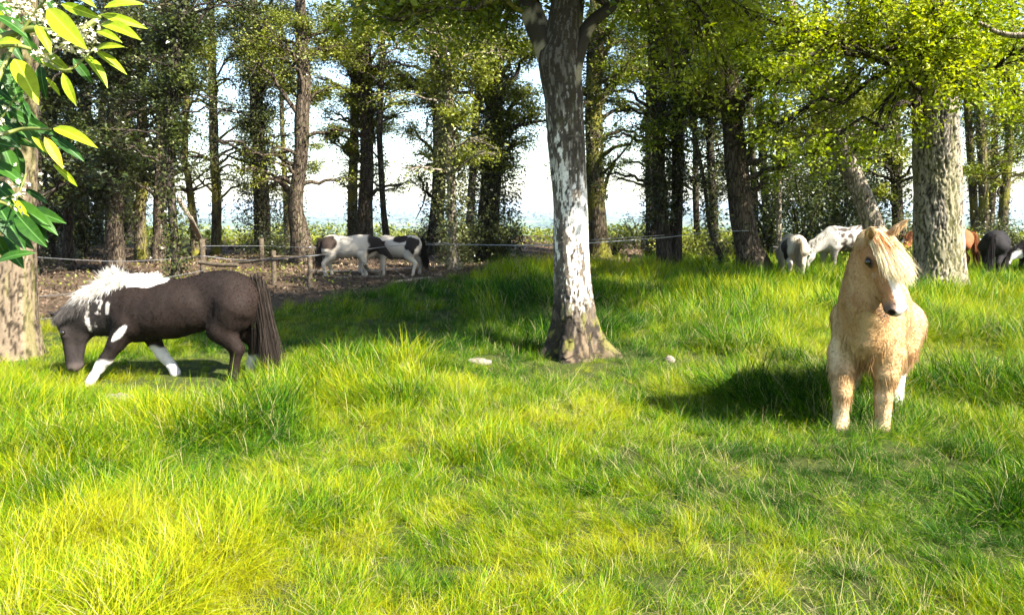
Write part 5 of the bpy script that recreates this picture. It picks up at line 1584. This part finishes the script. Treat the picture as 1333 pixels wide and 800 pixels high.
# --- bright brambles on the brink of the hill (nobody could count them)
n = 42000
x = r.uniform(-26, 26, n)
y = r.uniform(30, 43, n)
p = p3(x, y)
hh = 0.10 + 0.50 * sstep(0.3, 0.7, fbm(p, 0.5, 5, 3)) * sstep(29, 33, y)
ok = (fbm(p, 0.25, 15, 2) > 0.30)
z = H(x, y) + hh * r.random(n) ** 0.6
mb = MB()
C = np.stack([x, y, z], -1)[ok]
leaves(mb, C, 0.16, r, np.clip(0.5 + (fbm(C, 0.7, 25, 2) - 0.5) * 1.3 + r.normal(0, 0.12, len(C)), 0, 1), 0.6)
mb.obj('brambles', LEAF_BRAMBLE, smooth=False, kind='stuff', label='sunlit yellow-green brambles on the brink of the hill')
# far woods and hedgerow trees on the plain
mb = MB()
for k in range(420):
    y_ = 900 * (8000 / 900) ** r.random()
    x_ = r.uniform(-0.75, 0.75) * y_
    z_ = float(H([x_], [y_])[0])
    m_ = 16
    s_ = y_ * 0.004 + 5
    c_ = np.array([x_, y_, z_]) + r.normal(0, 1, (m_, 3)) * [s_ * 3.0, s_, s_ * 0.25] + [0, 0, s_ * 0.5]
    leaves(mb, c_, s_ * 1.2, r, np.full(m_, 0.4), 0.8)
mb.obj('distant_woods', LEAF_DARK, smooth=False, kind='stuff')

# ------------------------------------------------------------------ woodland floor: litter, fallen sticks
m, t, out = mat_new('dead_leaf')
a = N(t, 'ShaderNodeAttribute', attribute_name='tint')
principled(t, out, ramp(t, a.outputs['Fac'], [(0, (0.04, 0.026, 0.016)), (0.5, (0.13, 0.085, 0.05)), (1, (0.33, 0.25, 0.155))]), 0.8)
DEAD = m
n = 48000
x = r.uniform(-13, 13, n)
y = 10 + 20 * r.random(n)
ok = (y > meadow_edge(x) - 0.5) & (np.abs(x) < 0.72 * y)
x, y = x[ok], y[ok]
C = np.stack([x, y, H(x, y) + 0.01 + 0.03 * r.random(len(x))], -1)
mb = MB()
leaves(mb, C, 0.075, r, np.clip(0.35 + (fbm(C, 0.8, 5, 3) - 0.5) * 1.6 + r.normal(0, 0.2, len(C)), 0, 1), 2.0)
mb.obj('leaf_litter', DEAD, smooth=False, kind='stuff', label='brown fallen leaves covering the woodland floor')
n = 9000                                  # sparse green weeds poking through the litter
x = r.uniform(-9, 12, n)
y = r.uniform(14, 30, n)
p = p3(x, y)
ok = (y > meadow_edge(x)) & (fbm(p, 0.8, 65, 2) > 0.5)
C = np.stack([x, y, H(x, y) + 0.02 + 0.12 * r.random(n)], -1)[ok]
mb = MB()
leaves(mb, C, 0.07, r, np.clip(0.5 + r.normal(0, 0.2, len(C)), 0, 1), 0.5)
mb.obj('ground_ivy', LEAF_OLIVE, smooth=False, kind='stuff')

def log(name, label, pts, r0, r1, mat=WOOD, cat='fallen branch', group=None, twigs=0):
    pts = np.array(pts, float)
    base = pts[0].copy()
    root = thing(name, base, label, cat, group)
    q = spline(pts - base, 16)
    mb = MB()
    tube(mb, q, np.linspace(r0, r1, 16), 8, rad_fn=bark_rad(0.1, 0, -9, 7, 4, 0.2))
    for k in range(twigs):
        j = r.integers(3, 14)
        e = q[j] + r.normal(0, 1, 3) * [0.25, 0.2, 0.1] + [0, 0, 0.22]
        tube(mb, bezier(q[j], (q[j] + e) / 2 + r.normal(0, 0.05, 3), e, 5), np.linspace(r1 * 0.8, 0.004, 5), 4)
    mb.obj('stick', mat, root)
    return root
def gp(px, py, dz=0.04):                  # the ground point seen at a pixel
    Y = 1.5 / (-(ray(px, py)[2] / ray(px, py)[1]))
    q = at(px, py, Y)
    for _ in range(6):
        h_ = float(H([q[0]], [q[1]])[0])
        Y = (1.5 - h_ - dz) / (-(ray(px, py)[2] / ray(px, py)[1]))
        q = at(px, py, Y)
    return q
log('fallen_branch', 'long pale stick on the litter in front of the black and white pinto', [gp(512, 368), gp(535, 364), gp(560, 361)], 0.035, 0.02, BARK_PALE, twigs=2)
log('fallen_branch', 'pale stick lying under the bellies of the pinto ponies', [gp(436, 361), gp(470, 360), gp(500, 360)], 0.02, 0.014, BARK_PALE)
log('fallen_branch', 'curved broken bough between the two pinto ponies', [gp(474, 343, 0.3), gp(482, 352, 0.12), gp(500, 355)], 0.035, 0.05, BARK_PALE)
log('fallen_branch', 'dark twiggy brushwood beside the ivied trunk behind the fence', [gp(520, 318), gp(555, 312, 0.4), gp(580, 308, 0.7)], 0.04, 0.015, BARK_DARK, twigs=12)
log('fallen_log', 'mossy log lying behind the fence posts', [gp(300, 322, 0.1), gp(345, 318, 0.1), gp(385, 318, 0.1)], 0.09, 0.07, BARK_BROWN, 'log')
log('fallen_log', 'half-buried log to the left of the fence', [gp(60, 352, 0.05), gp(105, 348, 0.05), gp(160, 350, 0.05)], 0.07, 0.05, BARK_DARK, 'log')
log('leaning_pole', 'pale bare pole leaning against the tree left of the first fence post', [gp(269, 331, -0.03), at(252, 292, 19.0), at(232, 258, 19.4)], 0.07, 0.05, BARK_PALE, 'pole')
log('broken_branch', 'black broken bough hanging by the ivied trunk', [at(556, 238, 22.8), at(552, 262, 22.4), at(541, 286, 22.2)], 0.03, 0.012, BARK_DARK, 'branch', twigs=2)
log('bare_branch', 'dead grey bough reaching right from the moss-barked trunk by the birch', [at(785, 226, 21.3), at(805, 205, 21.0), at(830, 175, 20.6)], 0.05, 0.015, BARK_DARK, 'branch', twigs=5)
log('bare_branch', 'pale dead bough reaching in from the right above the oak', [at(1275, 30, 12.6), at(1305, 44, 12.4), at(1345, 45, 12.2), at(1420, 30, 12.0)], 0.03, 0.07, BARK_PALE, 'branch')

def rock(label, px, py, sx, sy, sz, name='half_buried_stone', mat=STONE, cat='stone'):
    g0 = gp(px, py)
    root_b = np.array([g0[0], g0[1], float(H([g0[0]], [g0[1]])[0])])
    la, lo_ = np.meshgrid(np.linspace(0.01, math.pi - 0.01, 14), np.arange(20) * math.pi / 10, indexing='ij')
    d = np.stack([np.sin(la) * np.cos(lo_), np.sin(la) * np.sin(lo_), np.cos(la)], -1).reshape(-1, 3)
    f = 1 + (fbm(d + px, 1.6, 5, 3) - 0.5) * 0.9
    V = d * f[:, None] * [sx, sy, sz] + [0, 0, sz * 0.35]
    i = np.arange(13)[:, None] * 20
    j = np.arange(20)[None]
    mb = MB()
    mb.add(V, np.stack([i + j, i + 20 + j, i + 20 + (j + 1) % 20, i + (j + 1) % 20], -1).reshape(-1, 4))
    o = mb.obj(name, mat, label=label, category=cat)
    o.location = root_b
    HOLLOWS.append((root_b[0], root_b[1] - 0.12, 0.16))
rock('pale stone in the grass just left of the birch foot', 624, 468, 0.11, 0.09, 0.045)
rock('small pale stone in the grass at the edge of the birch shade', 527, 476, 0.06, 0.05, 0.05)
rock('flat tan stone in the grass beside the grazing pony forefoot', 155, 514, 0.12, 0.07, 0.04)
rock('small grey stone in the sunlit grass right of the birch', 872, 465, 0.05, 0.05, 0.04)

# ------------------------------------------------------------------ fence: posts, rails, electric tape
def fence():
    root = thing('paddock_fence', gp(265, 362), 'low post and rail fence with thin electric wires, behind the grazing pony', 'fence')
    base = np.array(root.location)
    def post(px, top, bot, wd, nm='post'):
        g0 = gp(px, bot, 0)
        h_ = (bot - top) * g0[1] / 1046
        mb = MB()
        w_ = wd * g0[1] / 1046 / 2
        q = np.array([[0, 0, -0.1], [0.0, 0, h_ * 0.3], [0.01, 0, h_ * 0.7], [0.012, 0, h_ - 0.01], [0.012, 0, h_]])
        tube(mb, q + g0 - base, np.array([w_, w_, w_ * 0.96, w_ * 0.95, w_ * 0.8]), 9, rad_fn=bark_rad(0.08, 0, -9, 6, 5, 0.14))
        mb.obj(nm, WOOD, root)
        return g0 + [0.01, -w_, 0], h_
    P1, h1 = post(265, 311, 366, 8)
    P2, h2 = post(357, 326, 370, 7)
    P3, h3 = post(404, 334, 378, 7)
    P4, _ = post(341, 310, 345, 7)
    def bar(a, b, r0, nm='rail'):
        mb = MB()
        q = spline(np.array([a, (np.array(a) + b) / 2 + [0, 0, -0.02], b]) - base, 12)
        tube(mb, q, np.full(12, r0), 8, rad_fn=bark_rad(0.12, 0, -9, 7, 8, 0.2))
        mb.obj(nm, WOOD, root)
    bar(at(259, 341, P1[1] - 0.1), at(310, 345, P1[1] - 0.3), 0.04)
    bar(at(300, 343, P1[1] + 0.3), at(362, 334, P2[1] + 0.1), 0.025)
    bar(at(355, 334, P2[1] - 0.08), at(424, 331, P2[1] + 0.6), 0.025)
    def wire(pts, r0, mat=WIRE, nm='wire'):
        mb = MB()
        q = spline(np.array(pts) - base, 26)
        tube(mb, q, np.full(26, r0), 5)
        mb.obj(nm, mat, root)
    A = lambda px, py, Y: at(px, py, Y)
    wire([A(40, 334, 8.1), A(100, 338, 11.5), A(160, 340, 14.0), A(222, 337, 15.9), A(265, 333, P1[1] - .08)], 0.0045)
    wire([A(40, 386, 8.1), A(70, 384, 8.9), A(120, 378, 10.5), A(190, 366, 14.0), A(265, 352, P1[1] - .08)], 0.0035)
    wire([A(40, 416, 8.1), A(90, 410, 9.5), A(170, 392, 12.5), A(265, 362, P1[1] - .08)], 0.0035)
    wire([A(265, 333, P1[1] - .08), A(310, 338, 15.8), A(357, 337, P2[1] - .05), A(404, 333, P3[1] - .07), A(450, 328, 15.0), A(520, 319, 16.3), A(584, 316, 17.3)], 0.006)
    wire([A(265, 320, P1[1] - .08), A(341, 320, P4[1] - .05), A(400, 322, 16.6), A(470, 320, 17.0), A(588, 318, 17.3)], 0.005)
    wire([A(584, 318, 17.3), A(650, 319, 15.5), A(712, 319, 8.6 * 1.0 + 4.5), A(770, 316, 13.8), A(865, 309, 17.3), A(905, 304, 17.2), A(950, 301, 16.95), A(975, 300, 16.85)], 0.008, TAPE)
    wire([A(770, 312, 13.8), A(865, 306, 17.3)], 0.006)
    wire([A(404, 352, P3[1] - .07), A(480, 352, 15.5), A(560, 346, 16.8), A(588, 342, 17.3)], 0.005)
fence()

# ------------------------------------------------------------------ cherry laurel hanging in at top left
def laurel_leaf_mesh():
    u = np.linspace(0, 1, 8)
    wv = 0.135 * np.sin(np.pi * u ** 0.85) ** 0.8
    wv[0] = 0.012
    wv[-1] = 0.004
    z = 0.10 * (u - 0.4) ** 2 * -3.6
    rows = []
    for k, f in enumerate((-1, -0.5, 0, 0.5, 1)):
        zz = z + np.abs(f) * wv * 0.30 + 0.008 * np.sin(u * 21 + k) * abs(f)
        rows.append(np.stack([u, f * wv, zz], -1))
    V = np.concatenate(rows)
    i = (np.arange(4)[:, None] * 8 + np.arange(7)[None]).ravel()
    mb = MB()
    mb.add(V, np.stack([i, i + 1, i + 9, i + 8], -1))
    return mb

def laurel_mat(name, c0, c1, trans):
    m, t, out = mat_new(name)
    tc = N(t, 'ShaderNodeTexCoord')
    sx = N(t, 'ShaderNodeSeparateXYZ')
    t.links.new(tc.outputs['Object'], sx.inputs[0])
    ab = N(t, 'ShaderNodeMath', operation='ABSOLUTE')
    t.links.new(sx.outputs[1], ab.inputs[0])
    rib = ramp(t, ab.outputs[0], [(0.004, (1, 1, 1)), (0.012, (0, 0, 0))])
    oi = N(t, 'ShaderNodeObjectInfo')
    base = mixc(t, oi.outputs['Random'], c0, c1)
    n1 = noise_n(t, tc.outputs['Object'], 9, 4, 0.6)
    base = mixc(t, ramp(t, n1, [(0.4, (0, 0, 0)), (0.75, (0.5, 0.5, 0.5))]), base, tuple(min(1, q * 1.5) for q in c1))
    base = mixc(t, rib, base, tuple(min(1, q * 1.7 + 0.03) for q in c1))
    wv_ = N(t, 'ShaderNodeTexWave')
    wv_.inputs['Scale'].default_value = 9
    wv_.inputs['Distortion'].default_value = 1.0
    t.links.new(tc.outputs['Object'], wv_.inputs['Vector'])
    b = principled(t, out, base, 0.42, wv_.outputs['Fac'], 0.12, 0.01, 0.16)
    tr = N(t, 'ShaderNodeBsdfTranslucent')
    t.links.new(base, tr.inputs[0])
    mx = N(t, 'ShaderNodeMixShader')
    mx.inputs[0].default_value = trans
    t.links.new(b.outputs[0], mx.inputs[1])
    t.links.new(tr.outputs[0], mx.inputs[2])
    t.links.new(mx.outputs[0], out.inputs[0])
    return m
L_BRIGHT = laurel_mat('bright_laurel_leaf', (0.15, 0.23, 0.008), (0.27, 0.33, 0.015), 0.35)  # bright yellow-green leaves
L_DARK = laurel_mat('dark_laurel_leaf', (0.010, 0.040, 0.006), (0.03, 0.085, 0.008), 0.15)  # dark green leaves
L_SERE = laurel_mat('yellowing_laurel_leaf', (0.42, 0.33, 0.02), (0.5, 0.4, 0.03), 0.3)
m, t, out = mat_new('laurel_blossom')
principled(t, out, (0.66, 0.62, 0.42), 0.6)
BLOSSOM = m
m, t, out = mat_new('green_stem')
principled(t, out, (0.16, 0.18, 0.04), 0.5)
GSTEM = m

def laurel():
    rl = np.random.default_rng(3)
    X0, Y0 = -1.75, 2.0
    z0 = float(H([X0], [Y0])[0])
    root = thing('laurel_shrub', (X0, Y0, z0), 'cherry laurel with glossy yellow-green leaves and cream blossom spikes, top left', 'shrub')
    base = np.array([X0, Y0, z0])
    ybr = laurel_leaf_mesh().mesh('laurel_leaf_bright', L_BRIGHT)
    dbr = laurel_leaf_mesh().mesh('laurel_leaf_dark', L_DARK)
    sbr = laurel_leaf_mesh().mesh('laurel_leaf_sere', L_SERE)
    def leaf(a, b, me, roll=0.0, face=(0.30, -0.9, 0.40), w_=1.0):
        a = np.array(a); b = np.array(b)
        L = np.linalg.norm(b - a)
        f = (b - a) / L
        s = nrm(np.cross(np.array(face) + rl.normal(0, 0.14, 3), f))
        u = np.cross(f, s)
        c, sn = math.cos(roll), math.sin(roll)
        s, u = s * c + u * sn, -s * sn + u * c
        o = bpy.data.objects.new('leaf', me)
        col.objects.link(o)
        o.parent = root
        a = a - base
        o.matrix_local = Matrix(((f[0] * L, s[0] * L * w_, u[0] * L, a[0]), (f[1] * L, s[1] * L * w_, u[1] * L, a[1]), (f[2] * L, s[2] * L * w_, u[2] * L, a[2]), (0, 0, 0, 1)))
    Y = 1.9
    lst = [((59, 9), (108, 60), 'y', 1.25), ((18, 74), (49, 130), 'y', 1.3), ((81, 95), (98, 137), 'y', 1.1), ((108, 68), (142, 109), 'y', 1.0), ((124, 65), (165, 94), 'y', .9), ((130, 28), (179, 45), 'y', .9), ((130, 18), (191, 35), 'y', .8),
           ((135, 8), (187, 1), 'y', 1.0), ((124, 38), (157, 52), 'y', 1), ((124, 62), (158, 58), 'y', .8), ((79, 5), (130, 23), 'y', 1.1), ((49, 67), (88, 92), 'y', 1.2), ((47, 31), (67, 67), 'y', 1.2), ((-8, 56), (24, 52), 'y', 1.3), ((52, 82), (58, 128), 'd', 1.2),
           ((95, 76), (120, 108), 'd', 1.3), ((67, 164), (122, 186), 'y', .8), ((58, 178), (82, 218), 's', 1.1), ((66, 176), (108, 206), 'd', 1), ((70, 214), (103, 243), 'y', .8), ((42, 178), (67, 202), 'y', 1), ((-5, 18), (43, 50), 'd', 1.3), ((5, 68), (27, 140), 'd', 1.2),
           ((5, 190), (27, 245), 'd', 1.5), ((-6, 262), (31, 322), 'd', 1.3), ((18, 275), (58, 320), 'd', 1.3), ((34, 272), (80, 286), 'd', 1.0), ((-8, 305), (29, 343), 'd', 1.3), ((36, 285), (63, 312), 'd', 1.2), ((-10, 130), (40, 160), 'd', 1.2), ((20, 150), (70, 175), 'd', 1.1),
           ((0, 175), (45, 190), 'd', 0.9), ((30, 160), (58, 200), 'd', 1.1), ((-15, 235), (20, 262), 'd', 1.3), ((28, 20), (60, 45), 'd', 1.2), ((-10, 0), (25, 22), 'd', 1.2), ((85, -20), (125, 8), 'y', 1.1), ((110, -30), (165, -12), 'y', 1), ((40, -25), (70, 10), 'd', 1.2), ((-12, 95), (18, 125), 'd', 1.2), ((60, 100), (80, 125), 'y', .9), ((-20, 200), (10, 225), 'd', 1.2), ((14, 252), (45, 300), 'y', .5), ((-12, 210), (30, 235), 'd', 1.2), ((-5, 285), (42, 322), 'd', 1.3), ((10, 262), (62, 290), 'd', 1.2), ((22, 268), (75, 300), 'd', 1.1), ((-15, 150), (25, 190), 'd', 1.3), ((-10, 300), (12, 340), 'd', 1.2), ((0, 36), (30, 78), 'd', 1.3), ((30, 45), (55, 85), 'd', 1.2)]
    sc_ = {'y': ybr, 'd': dbr, 's': sbr}
    for (a, b, k, w_) in lst:
        ya = Y + rl.uniform(-0.10, 0.10) + (0.08 if k == 'd' else -0.05)
        leaf(at(a[0], a[1], ya), at(b[0], b[1], ya + rl.uniform(-0.06, 0.05)), sc_[k], rl.uniform(-0.35, 0.35), w_=w_)
    for k in range(14):                   # dark inner leaves
        px, py = rl.uniform(-15, 34), rl.uniform(80, 265)
        a = rl.uniform(0.3, 1.5)
        L = rl.uniform(32, 55)
        leaf(at(px, py, Y + 0.16), at(px + L * math.cos(a), py + L * math.sin(a), Y + 0.16 + rl.uniform(-0.04, 0.04)), dbr, rl.uniform(-0.7, 0.7))
    for k in range(60):                   # the body of the bush, left of the frame
        px, py = rl.uniform(-260, -5), rl.uniform(-160, 420)
        a = rl.uniform(-1.0, 1.2)
        ya = Y + rl.uniform(-0.25, 0.4)
        L = rl.uniform(45, 75)
        leaf(at(px, py, ya), at(px + L * math.cos(a), py + L * math.sin(a), ya + rl.uniform(-0.05, 0.05)), dbr if rl.random() < 0.65 else ybr, rl.uniform(-0.6, 0.6))
    stems = MB()
    for ps, r0 in (([(-210, 820), (-190, 500), (-130, 250), (-60, 90), (30, 40), (90, 45), (130, 22)], 0.016), ([(-190, 500), (-110, 300), (-40, 200), (20, 170), (66, 168)], 0.010), ([(-150, 330), (-60, 280), (-10, 262), (20, 272)], 0.009),
                   ([(-60, 90), (0, 60), (45, 66), (85, 92), (124, 62)], 0.007), ([(-10, 120), (10, 75), (18, 60), (50, 10), (80, -20)], 0.006)):
        q = spline(np.array([at(a, b, Y + 0.05 * math.sin(a * 0.05)) for a, b in ps]) - base, 30)
        tube(stems, q, np.linspace(r0, r0 * 0.3, 30), 7)
    stems.obj('stems', GSTEM, root, kind='stuff')
    for (px, py, ex, ey, n_) in [(a_, b_, c_, d_, int(e_ * 0.6)) for a_, b_, c_, d_, e_ in [(52, 22, 12, -8, 80), (30, 10, 8, -14, 60), (75, 62, 30, -12, 100), (95, 52, 26, 6, 80), (112, 48, 14, -20, 70), (8, 145, 14, -22, 50), (26, 248, -8, 22, 45), (15, 8, -20, -8, 70)]]:
        mb = MB()
        a = at(px - ex, py - ey, Y - 0.04)
        b = at(px + ex, py + ey, Y - 0.06)
        tube(mb, np.linspace(a, b, 6) - base, np.linspace(0.0025, 0.001, 6), 5, mat=1)
        tt = rl.random(n_)
        C = a + (b - a) * tt[:, None] + rl.normal(0, 1, (n_, 3)) * 0.012 - base
        for c_ in C:                      # five-petalled florets
            nrm_ = nrm(rl.normal(0, 1, 3) + [0.2, -0.7, 0.3])
            s1 = nrm(np.cross(nrm_, [0.3, 0.2, 0.9]))
            s2 = np.cross(nrm_, s1)
            ang = np.arange(10) * math.pi / 5
            rad = np.where(np.arange(10) % 2 == 0, 0.0062, 0.0030)
            ring = c_ + (np.cos(ang) * rad)[:, None] * s1 + (np.sin(ang) * rad)[:, None] * s2 + nrm_ * 0.0015
            V = np.concatenate([ring, c_[None] - nrm_ * 0.002])
            mb.add(V, np.stack([np.arange(10), (np.arange(10) + 1) % 10, np.full(10, 10)], -1))
        mb.obj('blossom_spike', [BLOSSOM, GSTEM], root)
laurel()

HOLLOWS += [(g_[0] - 0.75, 6.35, 0.45), (g_[0] - 0.1, 6.35, 0.6), (g_[0] + 0.45, 6.4, 0.5), (g_[0] - 0.1, 7.0, 0.9), (pb[0] - 0.35, 5.0, 0.45), (pb[0] + 0.2, 5.7, 0.5), (bbase[0], bbase[1] - 0.5, 0.5), (tbase[0], tbase[1] - 0.5, 0.5)]
grass_field()

# ------------------------------------------------------------------ air: the plain beyond the hill fades to pale blue
m, t, out = mat_new('haze_air')
pv = N(t, 'ShaderNodeVolumePrincipled')
pv.inputs['Color'].default_value = (0.68, 0.84, 1.0, 1)
pv.inputs['Density'].default_value = 0.0001
pv.inputs['Anisotropy'].default_value = 0.0
t.links.new(pv.outputs[0], out.inputs['Volume'])
mb = MB()
hx, hy0, hy1, hz0, hz1 = 14000.0, -700.0, 17500.0, -125.0, 18.0
mb.add([(a, b, c) for c in (hz0, hz1) for b in (hy0, hy1) for a in (-hx, hx)], [(0, 2, 3, 1), (4, 5, 7, 6), (0, 1, 5, 4), (2, 6, 7, 3), (0, 4, 6, 2), (1, 3, 7, 5)])
mb.obj('haze', m, smooth=False, kind='stuff')
